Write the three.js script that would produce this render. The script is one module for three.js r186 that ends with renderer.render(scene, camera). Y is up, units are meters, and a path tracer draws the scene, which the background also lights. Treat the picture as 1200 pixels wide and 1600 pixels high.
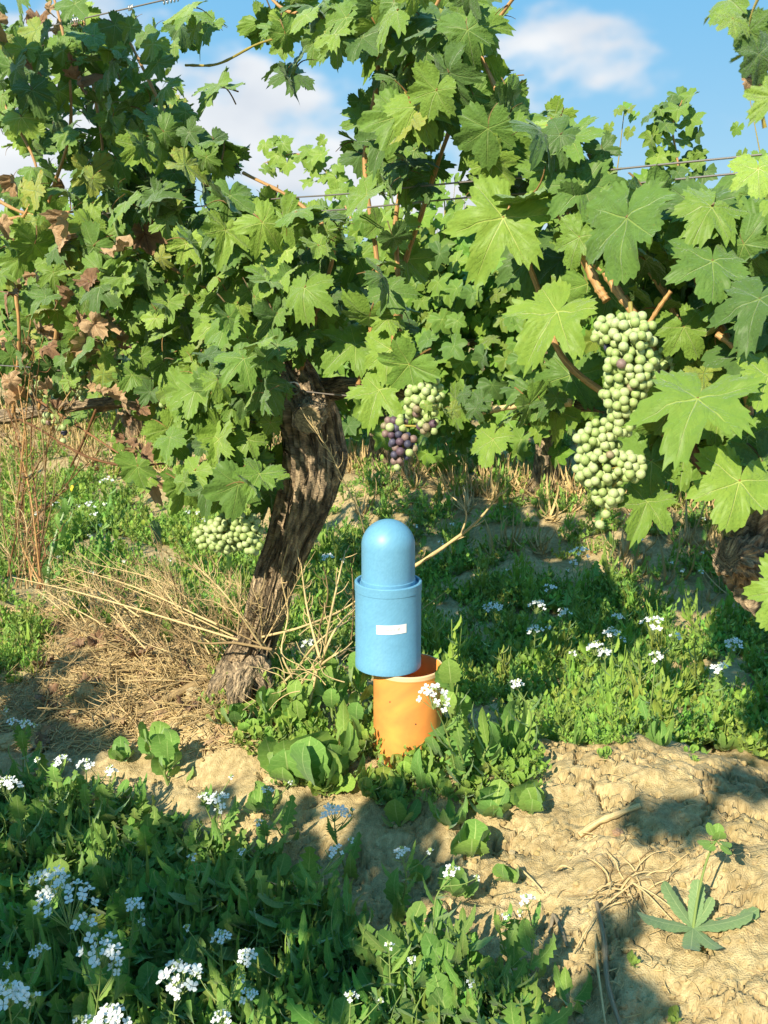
import * as THREE from 'three';
import { mergeGeometries } from 'three/addons/utils/BufferGeometryUtils.js';
import { createNoise2D, createNoise3D } from 'simplex-noise';

// ---------------------------------------------------------------- camera, sky, sun, exposure
const scene = new THREE.Scene();
const EYE = 0.86, PITCH = 12.8 * Math.PI / 180, FOV = 54.45;
const camera = new THREE.PerspectiveCamera(FOV, 0.75, 0.05, 1500);
camera.position.set(0, EYE, 0);
camera.rotation.x = -PITCH;
camera.focus = 1.95; camera.userData.fStop = 20;
camera.updateMatrixWorld(true);
const SUN_AZ = 33 * Math.PI / 180, SUN_EL = 35 * Math.PI / 180;
const sunDir = new THREE.Vector3(-Math.sin(SUN_AZ) * Math.cos(SUN_EL), Math.sin(SUN_EL), Math.cos(SUN_AZ) * Math.cos(SUN_EL));
const EXPOSURE = 1.6, SUN = 5, SKY_GAIN = 0.6;

function lcg(seed) { let s = seed >>> 0; return () => { s = (s + 0x6D2B79F5) | 0; let t = Math.imul(s ^ (s >>> 15), 1 | s); t = (t + Math.imul(t ^ (t >>> 7), 61 | t)) ^ t; return ((t ^ (t >>> 14)) >>> 0) / 4294967296; }; }
let rnd = lcg(7);
const rr = (a, b) => a + (b - a) * rnd();
const pick = (a) => a[Math.floor(rnd() * a.length)];
const n2 = createNoise2D(lcg(11)), n3 = createNoise3D(lcg(12));
const clamp = (x, a, b) => Math.min(b, Math.max(a, x));
const sst = (a, b, x) => { const t = clamp((x - a) / (b - a), 0, 1); return t * t * (3 - 2 * t); };
const fbm3 = (x, y, z, o = 5) => { let s = 0, a = 0.5, f = 1; for (let i = 0; i < o; i++) { s += a * n3(x * f, y * f, z * f); a *= 0.5; f *= 2.03; } return s; };
const fbm2 = (x, y, o = 4) => { let s = 0, a = 0.5, f = 1; for (let i = 0; i < o; i++) { s += a * n2(x * f, y * f); a *= 0.5; f *= 2.03; } return s; };
const V = (x = 0, y = 0, z = 0) => new THREE.Vector3(x, y, z);

const FPX = 800 / Math.tan(FOV * Math.PI / 360);
function ray(px, py) { return V((px - 600) / FPX, -(py - 800) / FPX, -1).normalize().applyEuler(new THREE.Euler(-PITCH, 0, 0)); }

function proj(p) { const q = p.clone().sub(camera.position).applyEuler(new THREE.Euler(PITCH, 0, 0)); return q.z < -0.02 ? [600 + q.x / -q.z * FPX, 800 - q.y / -q.z * FPX, -q.z] : [9e9, 9e9, -1]; }

{ // a computed sky: blue air, fair-weather clouds
  const W = 2048, H = 1024, data = new Float32Array(W * H * 4);
  const clouds = [ // direction (degrees right of straight ahead, degrees up), half widths, strength
    [-10, 8.6, 9, 3.6, 1.0], [-3, 6.5, 6, 2.6, 1.0], [-15, 12, 6, 2.4, 0.55], [-22, 7, 6, 4.4, 1.0], [2, 3.8, 6, 2.2, 0.9], [10, 11.3, 4.6, 1.9, 0.95], [9, 12.8, 2.6, 1.6, 0.6], [4.2, 5, 5, 2.4, 0.8],
    [40, 8, 16, 4, 0.8], [-50, 9, 18, 4, 0.8], [90, 10, 30, 5, 0.8], [140, 12, 26, 6, 0.7], [-100, 11, 30, 5, 0.8], [-160, 16, 22, 6, 0.6], [60, 30, 20, 7, 0.5], [-70, 34, 22, 7, 0.5], [-140, 40, 26, 8, 0.5], [20, 42, 24, 8, 0.6], [-25, 36, 20, 7, 0.6], [110, 36, 26, 8, 0.6], [165, 30, 22, 7, 0.6], [75, 55, 36, 8, 0.5], [-60, 58, 36, 9, 0.5], [-170, 60, 40, 8, 0.5], [150, 48, 22, 7, 0.6], [-105, 26, 20, 6, 0.6]];
  for (let j = 0; j < H; j++) {
    const el = ((j + 0.5) / H - 0.5) * Math.PI, y = Math.sin(el), c = Math.cos(el), eld = el * 180 / Math.PI;
    for (let i = 0; i < W; i++) {
      const a = ((i + 0.5) / W - 0.5) * 2 * Math.PI, dx = c * Math.cos(a), dz = c * Math.sin(a);
      const az = Math.atan2(dx, -dz) * 180 / Math.PI;
      const t = 1 - Math.exp(-5.2 * Math.max(0, y));
      let r = 0.66 + (0.07 - 0.66) * t, g = 0.91 + (0.46 - 0.91) * t, b = 1.0 + (0.9 - 1.0) * t;
      if (y > -0.02) {
        let m = 0;
        for (const [ca, ce, wa, we, s] of clouds) {
          let da = az - ca; if (da > 180) da -= 360; if (da < -180) da += 360;
          const q = (da / wa) ** 2 + ((eld - ce) / we) ** 2;
          if (q < 5) m = Math.max(m, s * Math.exp(-q * 0.8));
        }
        const f = 0.5 + fbm3(dx * 9, y * 20, dz * 9, 6);
        const d = sst(0.3, 0.95, m * 1.15 + (f - 0.5) * 0.75 * Math.min(1, m * 3)) * 0.93;
        const lump = 0.5 + fbm3(dx * 7 + 5, y * 15, dz * 7, 4);
        const cr = 0.80 + 0.2 * lump, cg = 0.84 + 0.17 * lump, cb = 0.9 + 0.12 * lump;
        r += (cr - r) * d; g += (cg - g) * d; b += (cb - b) * d;
      } else { r = 0.30; g = 0.27; b = 0.18; }
      const k = (j * W + i) * 4;
      data[k] = r * SKY_GAIN; data[k + 1] = g * SKY_GAIN; data[k + 2] = b * SKY_GAIN; data[k + 3] = 1;
    }
  }
  const sky = new THREE.DataTexture(data, W, H, THREE.RGBAFormat, THREE.FloatType);
  sky.mapping = THREE.EquirectangularReflectionMapping; sky.minFilter = sky.magFilter = THREE.LinearFilter; sky.needsUpdate = true;
  scene.background = sky; scene.environment = sky;
}
const sun = new THREE.DirectionalLight(new THREE.Color(1, 0.92, 0.72), SUN);
sun.position.copy(sunDir).multiplyScalar(12); sun.castShadow = true; sun.shadow.mapSize.set(4096, 4096);
Object.assign(sun.shadow.camera, { left: -6, right: 6, top: 6, bottom: -6, near: 0.5, far: 40 });
scene.add(sun, sun.target);

// ---------------------------------------------------------------- helpers for naming and building
const names = new Map();
function numbered(n) { const k = names.get(n) || 0; names.set(n, k + 1); return k ? `${n}_${String(k).padStart(3, '0')}` : n; }
function tag(o, label, category, group, kind) { o.userData = {}; if (label) o.userData.label = label; if (category) o.userData.category = category; if (group) o.userData.group = group; if (kind) o.userData.kind = kind; return o; }
function base(name, p, label, category, group) { const o = new THREE.Group(); o.name = numbered(name); o.position.copy(p); scene.add(o); return tag(o, label, category, group); }
function part(name, geo, mat, parent) { const m = new THREE.Mesh(geo, mat); m.name = name; m.castShadow = m.receiveShadow = true; parent.add(m); return m; }
function top(name, geo, mat, label, category, group, kind) { const m = new THREE.Mesh(geo, mat); m.name = numbered(name); m.castShadow = m.receiveShadow = true; scene.add(m); return tag(m, label, category, group, kind); }
// world geometry under a moved group: shift by the group's place
const local = (geo, g) => geo.translate(-g.position.x, -g.position.y, -g.position.z);

// ---------------------------------------------------------------- the lie of the land
const D = 1.42, NX = 0.63, NZ = 0.7766, ROW = 2.2; // the row stands D metres from the camera's foot; rows repeat every ROW metres
const rowU = (x, z) => D - (NX * x - NZ * z);        // metres from the first row towards the camera
const rowS = (x, z) => NZ * x + NX * z;              // metres along the row
function fromUS(u, s) { const m = D - u; return [NX * m + NZ * s, -NZ * m + NX * s]; }
function worley(x, y, seed) { // distances to the two nearest cell points
  const xi = Math.floor(x), yi = Math.floor(y); let a = 9, b = 9, id = 0;
  for (let j = -1; j < 2; j++) for (let i = -1; i < 2; i++) {
    const h = Math.sin((xi + i) * 127.1 + (yi + j) * 311.7 + seed) * 43758.5453, h2 = Math.sin((xi + i) * 269.5 + (yi + j) * 183.3 + seed) * 43758.5453;
    const dx = xi + i + (h - Math.floor(h)) - x, dy = yi + j + (h2 - Math.floor(h2)) - y, d = Math.hypot(dx, dy);
    if (d < a) { b = a; a = d; id = h - Math.floor(h); } else if (d < b) b = d;
  }
  return [a, b, id];
}
function ground(x, z, fine = true) {
  const u = rowU(x, z), k = Math.round(u / ROW), a = u - k * ROW;
  let h = k === 0 && a > 0 ? -0.26 * sst(0.02, 0.85, a) : -0.20 * sst(0.12, 0.8, Math.abs(a));
  h += 0.035 * n2(x * 1.3 + 3, z * 1.3) + 0.014 * n2(x * 4 + 9, z * 4);
  h += 0.03 * sst(0.2, 0.6, x) * sst(-0.4, 0.1, u) * sst(0.5, 0.1, u);
  if (fine && Math.hypot(x, z) < 9) {
    h += 0.008 * n2(x * 11, z * 11 + 4) + 0.0035 * n2(x * 27 + 2, z * 27) + 0.0013 * n2(x * 64, z * 64);
    if (u > -0.6 && u < 1.3) {
      const wx = x + 0.03 * n2(x * 9, z * 9) + 0.012 * n2(x * 40, z * 40), wz = z + 0.03 * n2(x * 9 + 40, z * 9) + 0.012 * n2(x * 40 + 9, z * 40);
      const c1 = worley(wx * 8, wz * 8, 1), e1 = c1[1] - c1[0], c2 = worley(wx * 21, wz * 21, 5), e2 = c2[1] - c2[0], c3 = worley(wx * 46, wz * 46, 8);
      const open = sst(-0.35, 0.25, n2(x * 3.1 + 20, z * 3.1)), open2 = sst(-0.2, 0.4, n2(x * 5, z * 5 + 8));
      h -= 0.022 * open * Math.exp(-Math.pow(e1 / 0.036, 2)) + 0.012 * open2 * Math.exp(-Math.pow(e2 / 0.08, 2));
      h += 0.007 * (c1[2] - 0.5) * sst(0, 0.5, e1) + 0.0025 * (c2[2] - 0.5) * sst(0, 0.5, e2) * (0.4 + open2) + 0.0008 * (0.5 - c3[0]);
    }
  }
  return h;
}
// point on the ground, or h metres above it, met by the sight line through a pixel of the photograph
function G(px, py, h = 0) {
  const d = ray(px, py); let t0 = 0.35, t1 = 0.35;
  const f = (t) => EYE + d.y * t - ground(d.x * t, d.z * t, false) - h;
  while (t1 < 40 && f(t1) > 0) { t0 = t1; t1 *= 1.04; }
  for (let i = 0; i < 24; i++) { const m = (t0 + t1) / 2; if (f(m) > 0) t0 = m; else t1 = m; }
  return V(d.x * t1, EYE + d.y * t1, d.z * t1);
}
// point in the upright plane of a row, OFF metres in front of it
function R(px, py, off = 0, row = 0) { const d = ray(px, py), t = (D + row * ROW - off) / (NX * d.x - NZ * d.z); return V(d.x * t, EYE + d.y * t, d.z * t); }

// ---------------------------------------------------------------- procedural textures
function canvasTex(w, h, draw, srgb = true) { const c = document.createElement('canvas'); c.width = w; c.height = h; draw(c.getContext('2d'), w, h); const t = new THREE.CanvasTexture(c); t.wrapS = t.wrapT = THREE.RepeatWrapping; t.magFilter = THREE.LinearFilter; if (srgb) t.colorSpace = THREE.SRGBColorSpace; return t; }
function dataTex(w, h, fn, srgb = true) { const d = new Uint8Array(w * h * 4); for (let j = 0; j < h; j++) for (let i = 0; i < w; i++) { const c = fn(i / w, j / h, i, j), k = (j * w + i) * 4; d[k] = clamp(c[0], 0, 255); d[k + 1] = clamp(c[1], 0, 255); d[k + 2] = clamp(c[2], 0, 255); d[k + 3] = 255; } const t = new THREE.DataTexture(d, w, h); t.wrapS = t.wrapT = THREE.RepeatWrapping; t.magFilter = THREE.LinearFilter; t.minFilter = THREE.LinearMipmapLinearFilter; t.generateMipmaps = true; if (srgb) t.colorSpace = THREE.SRGBColorSpace; t.needsUpdate = true; return t; }
const torus = (u, v, f, seed, o = 5) => { // seamless noise
  let s = 0, a = 0.5; const A = u * 2 * Math.PI, B = v * 2 * Math.PI;
  for (let i = 0; i < o; i++) { const q = f * Math.pow(2, i) / (2 * Math.PI); s += a * n3(Math.cos(A) * q + seed, Math.sin(A) * q + Math.cos(B) * q * 1.3, Math.sin(B) * q * 1.3 + seed * 1.7); a *= 0.5; }
  return s;
};
const soilMap = dataTex(1024, 1024, (u, v) => {
  const a = fbm2(u * 5 + 3, v * 5, 4), b = fbm2(u * 34, v * 34 + 9, 4), g = rnd() - 0.5, q = n2(u * 190 + 7, v * 190);
  let k = a * 24 + b * 30 + g * 18, r = 176 + k, gg = 155 + k * 0.97, bb = 112 + k * 0.88;
  if (q > 0.72) { r *= 0.84; gg *= 0.82; bb *= 0.78; } else if (q < -0.78) { r += 18; gg += 19; bb += 22; }
  return [r, gg, bb];
});
const soilBump = dataTex(1024, 1024, (u, v) => { const h = 128 + 95 * fbm2(u * 24 + 5, v * 24, 6) + 40 * n2(u * 150, v * 150); return [h, h, h]; }, false);
for (const t of [soilMap, soilBump]) t.wrapS = t.wrapT = THREE.MirroredRepeatWrapping;
soilMap.repeat.set(1.55, 1.55); soilBump.repeat.set(1.83, 1.83);
const M = {};
M.soil = new THREE.MeshStandardMaterial({ map: soilMap, bumpMap: soilBump, bumpScale: 0.004, roughness: 1, vertexColors: true });

// vine leaf: junction of the stalk at the origin, tip towards -y
const LOBE = [[0, 1], [10, 0.94], [20, 0.80], [29, 0.56], [34, 0.46], [40, 0.60], [49, 0.86], [60, 0.93], [72, 0.82], [82, 0.60], [88, 0.50], [95, 0.60], [106, 0.76], [122, 0.80], [140, 0.76], [157, 0.66], [168, 0.46], [176, 0.22], [180, 0.1]];
function lobeR(deg, depth) { const a = Math.abs(deg); for (let i = 1; i < LOBE.length; i++) if (a <= LOBE[i][0]) { const [a0, r0] = LOBE[i - 1], [a1, r1] = LOBE[i]; let t = (a - a0) / (a1 - a0); t = t * t * (3 - 2 * t); const r = r0 + (r1 - r0) * t, full = 0.93 - 0.2 * Math.pow(a / 180, 1.2); return a > 168 ? r : r + (full - r) * (1 - depth); } return 0.1; }
function leafGeo({ n = 96, rings = 3, depth = 0.9, fold = 0.2, cup = 0.1, wave = 0.08, curl = 0.1, seed = 1, teeth = 0.055, stalk = true, asym = 0 }) {
  const rn = lcg(seed * 977 + 5), pos = [], uv = [], idx = [], ph = rn() * 6, o = rn() * 50, lobeA = [0, 58, -58, 122, -122], lobeK = lobeA.map(() => 0.3 * (rn() - 0.55)), lobeD = lobeA.map(() => 0.5 * (rn() - 0.35)), near = (deg, k) => { let q = 0; lobeA.forEach((c, i) => { q += k[i] * Math.exp(-(((deg - c) / 24) ** 2)); }); return q; };
  const put = (x, y) => {
    const r = Math.hypot(x, y), th = Math.atan2(x, -y);
    let z = fold * Math.abs(x) * 0.9 - cup * r * r + wave * 0.6 * r * Math.sin(th * 3 + ph) + wave * 0.7 * n2(x * 2 + o, y * 2) - curl * Math.max(0, -y) ** 2;
    z -= near(th * 180 / Math.PI, lobeD) * r * r;
    z += 0.05 * r * n2(x * 2.6 + o, y * 2.6 + 8) + 0.03 * r * n2(x * 6 + o, y * 6 + 8);
    pos.push(x, y, z); uv.push(0.5 + x * 0.43, 0.58 + y * 0.43 * 0.92);
  };
  put(0, 0);
  const rad = [];
  for (let i = 0; i < n; i++) {
    const th = -180 + 360 * (i + 0.5) / n;
    let r = lobeR(th, depth) * (1 + near(th, lobeK) + 0.07 * n2(o + th * 0.02, 3) + asym * Math.sin(th * Math.PI / 180));
    r *= 1 + (i % 3 === 0 ? teeth * 1.1 : i % 3 === 1 ? -teeth * 0.1 : -teeth) * (Math.abs(th) > 168 ? 0 : 1) * (0.3 + 1.3 * rn()) + 0.05 * n2(o + th * 0.11, 7);
    rad.push(r);
  }
  for (let k = 1; k <= rings; k++) for (let i = 0; i < n; i++) {
    const th = (-180 + 360 * (i + 0.5) / n) * Math.PI / 180, f = k / rings, r = rad[i] * f;
    put(r * Math.sin(th), -r * Math.cos(th));
  }
  for (let i = 0; i < n - 1; i++) idx.push(0, 1 + i, 2 + i);
  for (let k = 1; k < rings; k++) for (let i = 0; i < n - 1; i++) { const a = 1 + (k - 1) * n + i, b = a + n; idx.push(a, b, b + 1, a, b + 1, a + 1); }
  if (stalk) { // leaf stalk, coloured from the corner of the map
    const st = pos.length / 3, L = 0.75, m = 5;
    for (let k = 0; k <= m; k++) for (let i = 0; i < 5; i++) { const t = k / m, q = i / 5 * 2 * Math.PI, w = 0.028; pos.push(Math.cos(q) * w + 0.12 * t * t, L * t * (1 - 0.25 * t) + 0, Math.sin(q) * w - 0.75 * L * t * t - 0.01); uv.push(0.03, 0.03); }
    for (let k = 0; k < m; k++) for (let i = 0; i < 5; i++) { const a = st + k * 5 + i, b = st + k * 5 + (i + 1) % 5; idx.push(a, b, a + 5, b, b + 5, a + 5); }
  }
  const g = new THREE.BufferGeometry(); g.setAttribute('position', new THREE.Float32BufferAttribute(pos, 3)); g.setAttribute('uv', new THREE.Float32BufferAttribute(uv, 2)); g.setIndex(idx); g.computeVertexNormals(); return g;
}
const uvPt = (x, y, S) => [(0.5 + x * 0.43) * S, (1 - (0.58 + y * 0.43 * 0.92)) * S];
function veins(c, S, main, side, w) {
  for (const a of [0, 50, -50, 112, -112]) {
    const L = 0.95 * lobeR(a, 0.8), r = a * Math.PI / 180, p = (t) => [t * L * Math.sin(r + 0.06 * Math.sign(a) * t), -t * L * Math.cos(r + 0.06 * Math.sign(a) * t)];
    for (let k = 2; k < 8; k++) for (const sgn of [-1, 1]) {
      const t = k / 8, [x, y] = p(t), rr2 = r + sgn * 0.75, l = 0.42 * (1 - t * 0.75) * L;
      c.strokeStyle = side; c.globalAlpha = 0.55; c.lineWidth = w * 0.4; c.beginPath(); c.moveTo(...uvPt(x, y, S)); c.quadraticCurveTo(...uvPt(x + l * 0.5 * Math.sin(rr2), y - l * 0.5 * Math.cos(rr2), S), ...uvPt(x + l * Math.sin(rr2 - sgn * 0.2), y - l * Math.cos(rr2 - sgn * 0.2), S)); c.stroke();
    }
    c.globalAlpha = 0.9; c.strokeStyle = main; c.lineCap = 'round';
    for (let k = 0; k < 10; k++) { c.lineWidth = w * (1.25 - k * 0.1); c.beginPath(); c.moveTo(...uvPt(...p(k / 10), S)); c.lineTo(...uvPt(...p((k + 1) / 10), S)); c.stroke(); }
  }
  c.globalAlpha = 1;
}
function blotch(c, S, color, n, r0, r1, alpha, test) { for (let i = 0; i < n; i++) { const x = rnd(), y = rnd(); if (test && !test(x, y)) continue; c.globalAlpha = alpha * (0.4 + 0.6 * rnd()); c.fillStyle = typeof color === 'function' ? color() : color; c.beginPath(); c.ellipse(x * S, y * S, S * rr(r0, r1), S * rr(r0, r1), rnd() * 3, 0, 7); c.fill(); } c.globalAlpha = 1; }
function leafMap(kind) {
  return canvasTex(512, 512, (c, S) => {
    const bg = { green: '#74973a', fresh: '#88a63f', yellow: '#93a548', dry: '#bb9e78', rust: '#977a5c' }[kind];
    c.fillStyle = bg; c.fillRect(0, 0, S, S);
    const sh = { green: ['#668a30', '#85a544', '#708f3a', '#597c2d'], fresh: ['#7f9f3a', '#9bb34e', '#759638'], yellow: ['#bcb552', '#8a9f42', '#a9a548', '#7d9440'], dry: ['#c8ab85', '#96785a', '#a8845f', '#d2b896'], rust: ['#a5835e', '#7e6146', '#b99a74', '#75614a'] }[kind];
    blotch(c, S, () => pick(sh), 700, 0.008, 0.05, 0.22);
    blotch(c, S, () => pick(sh), 3500, 0.002, 0.007, 0.3);
    if (kind === 'yellow') blotch(c, S, () => pick(['#8c5426', '#a8702f', '#b5832f', '#6f4722']), 110, 0.008, 0.03, 0.4, (x, y) => Math.hypot(x - 0.5, y - 0.52) > 0.26);
    if (kind === 'green') blotch(c, S, () => pick(['#8a6a36', '#a08a48', '#6b5a30', '#b5b070']), 46, 0.002, 0.009, 0.6);
    const main = { green: '#aebf6a', fresh: '#bcc878', yellow: '#6f9440', dry: '#8a6844', rust: '#5e3a24' }[kind];
    const side = { green: '#8fae58', fresh: '#9fbb60', yellow: '#7f9c42', dry: '#9a7850', rust: '#6e462c' }[kind];
    veins(c, S, main, side, 4);
    c.fillStyle = kind === 'dry' || kind === 'rust' ? '#7a5838' : '#a0743f'; c.fillRect(0, S * 0.9, S * 0.1, S * 0.1);
  });
}
const leafBump = canvasTex(512, 512, (c, S) => {
  c.fillStyle = '#808080'; c.fillRect(0, 0, S, S);
  blotch(c, S, () => pick(['#b4b4b4', '#a0a0a0', '#505050', '#646464']), 3400, 0.006, 0.018, 0.45);
  veins(c, S, '#3a3a3a', '#5a5a5a', 5);
}, false);
const leafMat = (map, col, extra = {}) => new THREE.MeshPhysicalMaterial({ map, bumpMap: leafBump, bumpScale: 0.0036, color: new THREE.Color().setRGB(...col), side: THREE.DoubleSide, roughness: 0.9, transmission: 0.27, thickness: 0, clearcoat: 0.24, clearcoatRoughness: 0.4, ...extra });
const mapG = leafMap('green'), mapF = leafMap('fresh'), mapY = leafMap('yellow'), mapD = leafMap('dry'), mapR = leafMap('rust');
M.leaf = { green: [leafMat(mapG, [0.58, 0.66, 0.42]), leafMat(mapG, [0.78, 0.82, 0.48]), leafMat(mapG, [0.4, 0.49, 0.36])], fresh: [leafMat(mapF, [0.64, 0.71, 0.4]), leafMat(mapF, [0.82, 0.84, 0.5])], pale: [leafMat(mapF, [1.15, 1.1, 0.95])], yellow: [leafMat(mapY, [0.8, 0.85, 0.6]), leafMat(mapY, [0.95, 0.86, 0.55])], dry: [leafMat(mapD, [0.95, 0.9, 0.85], { clearcoat: 0, transmission: 0.15 }), leafMat(mapR, [0.9, 0.8, 0.75], { clearcoat: 0, transmission: 0.15 })] };
const bark = dataTex(256, 512, (u, v) => { const s = torus(u, v * 0.25, 22, 4, 3), f = torus(u, v, 60, 14, 3), k = 1 + s * 0.75 + f * 0.35; return [140 * k, 121 * k, 96 * k]; });
const barkB = dataTex(256, 512, (u, v) => { const h = 128 + 150 * torus(u, v * 0.25, 26, 4, 4) + 30 * torus(u, v, 60, 14, 2); return [h, h, h]; }, false);
M.bark = new THREE.MeshStandardMaterial({ map: bark, bumpMap: barkB, bumpScale: 0.008, roughness: 1 });
const plain = (r, g, b, rough = 0.8, o = {}) => new THREE.MeshStandardMaterial({ color: new THREE.Color().setRGB(r, g, b), roughness: rough, ...o });
const caneMap = dataTex(64, 256, (u, v) => { const k = 1 + 0.4 * torus(u, v * 0.3, 14, 6, 3) + 0.25 * torus(u, v, 30, 8, 2); return [176 * k, 134 * k, 84 * k]; });
M.cane = new THREE.MeshStandardMaterial({ map: caneMap, roughness: 0.6 });
M.greenCane = new THREE.MeshStandardMaterial({ map: caneMap, color: new THREE.Color().setRGB(0.7, 1.0, 0.55), roughness: 0.6 });
M.darkCane = new THREE.MeshStandardMaterial({ map: caneMap, color: new THREE.Color().setRGB(0.35, 0.28, 0.26), roughness: 0.7 });
const strawMap = dataTex(64, 256, (u, v) => { const k = 1 + 0.3 * torus(u, v * 0.3, 14, 16, 3) + 0.2 * torus(u, v, 30, 18, 2); return [205 * k, 178 * k, 128 * k]; });
M.straw = new THREE.MeshStandardMaterial({ map: strawMap, roughness: 0.8 });
M.strawDark = new THREE.MeshStandardMaterial({ map: strawMap, color: new THREE.Color().setRGB(0.45, 0.42, 0.4), roughness: 0.9 });
M.redStem = new THREE.MeshStandardMaterial({ map: caneMap, color: new THREE.Color().setRGB(0.52, 0.45, 0.5), roughness: 0.8 });
M.greyStick = new THREE.MeshStandardMaterial({ map: strawMap, color: new THREE.Color().setRGB(0.45, 0.48, 0.62), roughness: 0.9 });

// round bar along points with a radius at each; wobble(t, angle) swells it
function bar(pts, radii, { rad = 8, seg = 0, wob = null, vrep = 0, flat = 0 } = {}) {
  const curve = pts.length > 2 ? new THREE.CatmullRomCurve3(pts, false, 'centripetal') : new THREE.LineCurve3(pts[0], pts[1]);
  const n = seg || Math.max(2, (pts.length - 1) * 4), fr = curve.computeFrenetFrames(n, false), pos = [], uv = [], idx = [], len = curve.getLength();
  const ra = (t) => { const k = t * (radii.length - 1), i = Math.min(radii.length - 2, Math.floor(k)); return radii.length === 1 ? radii[0] : radii[i] + (radii[i + 1] - radii[i]) * (k - i); };
  for (let j = 0; j <= n; j++) {
    const t = j / n, p = pts.length > 2 ? curve.getPoint(t) : curve.getPointAt(t), N = fr.normals[j], B = fr.binormals[j];
    for (let i = 0; i <= rad; i++) { const a = i / rad * 2 * Math.PI; let r = ra(t); if (wob) r *= wob(t, i === rad ? 0 : a, p); const c = Math.cos(a) * r, s = Math.sin(a) * r; pos.push(p.x + N.x * c + B.x * s, p.y + N.y * c + B.y * s, p.z + N.z * c + B.z * s); uv.push(i / rad, t * (vrep || len / 0.25)); }
  }
  const w = rad + 1;
  for (let j = 0; j < n; j++) for (let i = 0; i < rad; i++) { const a = j * w + i; idx.push(a, a + w, a + 1, a + 1, a + w, a + w + 1); }
  for (const [ring, flip] of [[0, true], [n, false]]) { const c = pos.length / 3, p = pts.length > 2 ? curve.getPoint(ring / n) : curve.getPointAt(ring / n); pos.push(p.x, p.y, p.z); uv.push(0.5, 0.5); for (let i = 0; i < rad; i++) { const a = ring * w + i; if (flip) idx.push(c, a, a + 1); else idx.push(c, a + 1, a); } }
  const g = new THREE.BufferGeometry(); g.setAttribute('position', new THREE.Float32BufferAttribute(pos, 3)); g.setAttribute('uv', new THREE.Float32BufferAttribute(uv, 2)); g.setIndex(idx); g.computeVertexNormals();
  const nr = g.attributes.normal; for (let j = 0; j <= n; j++) { const a = j * w, b = a + rad; const v = V(nr.getX(a) + nr.getX(b), nr.getY(a) + nr.getY(b), nr.getZ(a) + nr.getZ(b)).normalize(); nr.setXYZ(a, v.x, v.y, v.z); nr.setXYZ(b, v.x, v.y, v.z); }
  return g;
}

// ---------------------------------------------------------------- ground: one sheet, fine near the bank and coarse far away
{
  const axis = (cuts, lo, hi) => { const a = [], left = []; let x = cuts[0][0], s = cuts[0][1]; while (x > lo) { s *= 1.06; x -= s; left.push(x); } a.push(...left.reverse()); for (let k = 0; k < cuts.length - 1; k++) for (let q = cuts[k][0]; q < cuts[k + 1][0] - cuts[k][1] * 0.5; q += cuts[k][1]) a.push(q); x = cuts[cuts.length - 1][0]; s = cuts[cuts.length - 2][1]; while (x < hi) { a.push(x); s *= 1.06; x += s; } a.push(x); return a; };
  const xs = axis([[-0.95, 0.007], [-0.05, 0.0036], [0.75, 0.0036]], -400, 400), zs = axis([[-2.2, 0.0065], [-1.75, 0.0036], [-0.95, 0.0036]], -500, 60);
  const nx = xs.length, nz = zs.length, pos = new Float32Array(nx * nz * 3), uv = new Float32Array(nx * nz * 2), col = new Float32Array(nx * nz * 3), idx = [];
  for (let j = 0; j < nz; j++) for (let i = 0; i < nx; i++) {
    const k = j * nx + i, x = xs[i], z = zs[j];
    pos[k * 3] = x; pos[k * 3 + 1] = ground(x, z); pos[k * 3 + 2] = z; uv[k * 2] = x; uv[k * 2 + 1] = z;
    const m = 0.5 + 0.5 * fbm2(x * 1.7 + 8, z * 1.7, 4), w = 0.5 + 0.5 * n2(x * 14, z * 14);
    const g = 0.86 + 0.2 * m + 0.08 * (w - 0.5);
    col[k * 3] = g; col[k * 3 + 1] = g * (0.97 + 0.03 * w); col[k * 3 + 2] = g * (0.92 + 0.1 * m);
  }
  for (let j = 0; j < nz - 1; j++) for (let i = 0; i < nx - 1; i++) { const a = j * nx + i; idx.push(a, a + nx, a + 1, a + 1, a + nx, a + nx + 1); }
  const g = new THREE.BufferGeometry(); g.setAttribute('position', new THREE.BufferAttribute(pos, 3)); g.setAttribute('uv', new THREE.BufferAttribute(uv, 2)); g.setAttribute('color', new THREE.BufferAttribute(col, 3)); g.setIndex(idx); g.computeVertexNormals();
  top('ground', g, M.soil, 'cracked tan clay soil of the vineyard', null, null, 'structure');
}

// ---------------------------------------------------------------- vine parts
const LEAF = []; for (let i = 0; i < 10; i++) LEAF.push(leafGeo({ seed: i + 1, depth: 0.62 + 0.42 * ((i * 7) % 10) / 10, fold: [0.1, 0.3, 0.2, -0.08, 0.42, 0.15, 0.25, 0.05, 0.35, -0.15][i], cup: [0.1, 0.05, 0.2, 0.15, 0.1, 0.25, 0.02, 0.3, 0.12, 0.2][i], wave: 0.05 + 0.06 * ((i * 3) % 5) / 5, curl: [0.1, 0.25, 0, 0.35, 0.15, 0.05, 0.3, 0.2, 0.1, 0.4][i], asym: ((i * 5) % 7 - 3) * 0.03 }));
const HERO = []; for (let i = 0; i < 4; i++) HERO.push(leafGeo({ seed: 40 + i, n: 126, rings: 6, depth: [0.95, 0.75, 1.0, 0.85][i], fold: [0.18, 0.1, 0.14, 0.25][i], cup: [0.08, 0.12, 0.05, 0.1][i], wave: [0.06, 0.07, 0.05, 0.08][i], curl: [0.1, 0.15, 0.12, 0.05][i], teeth: 0.05, asym: [0.03, -0.04, 0.02, -0.02][i] }));
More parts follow.
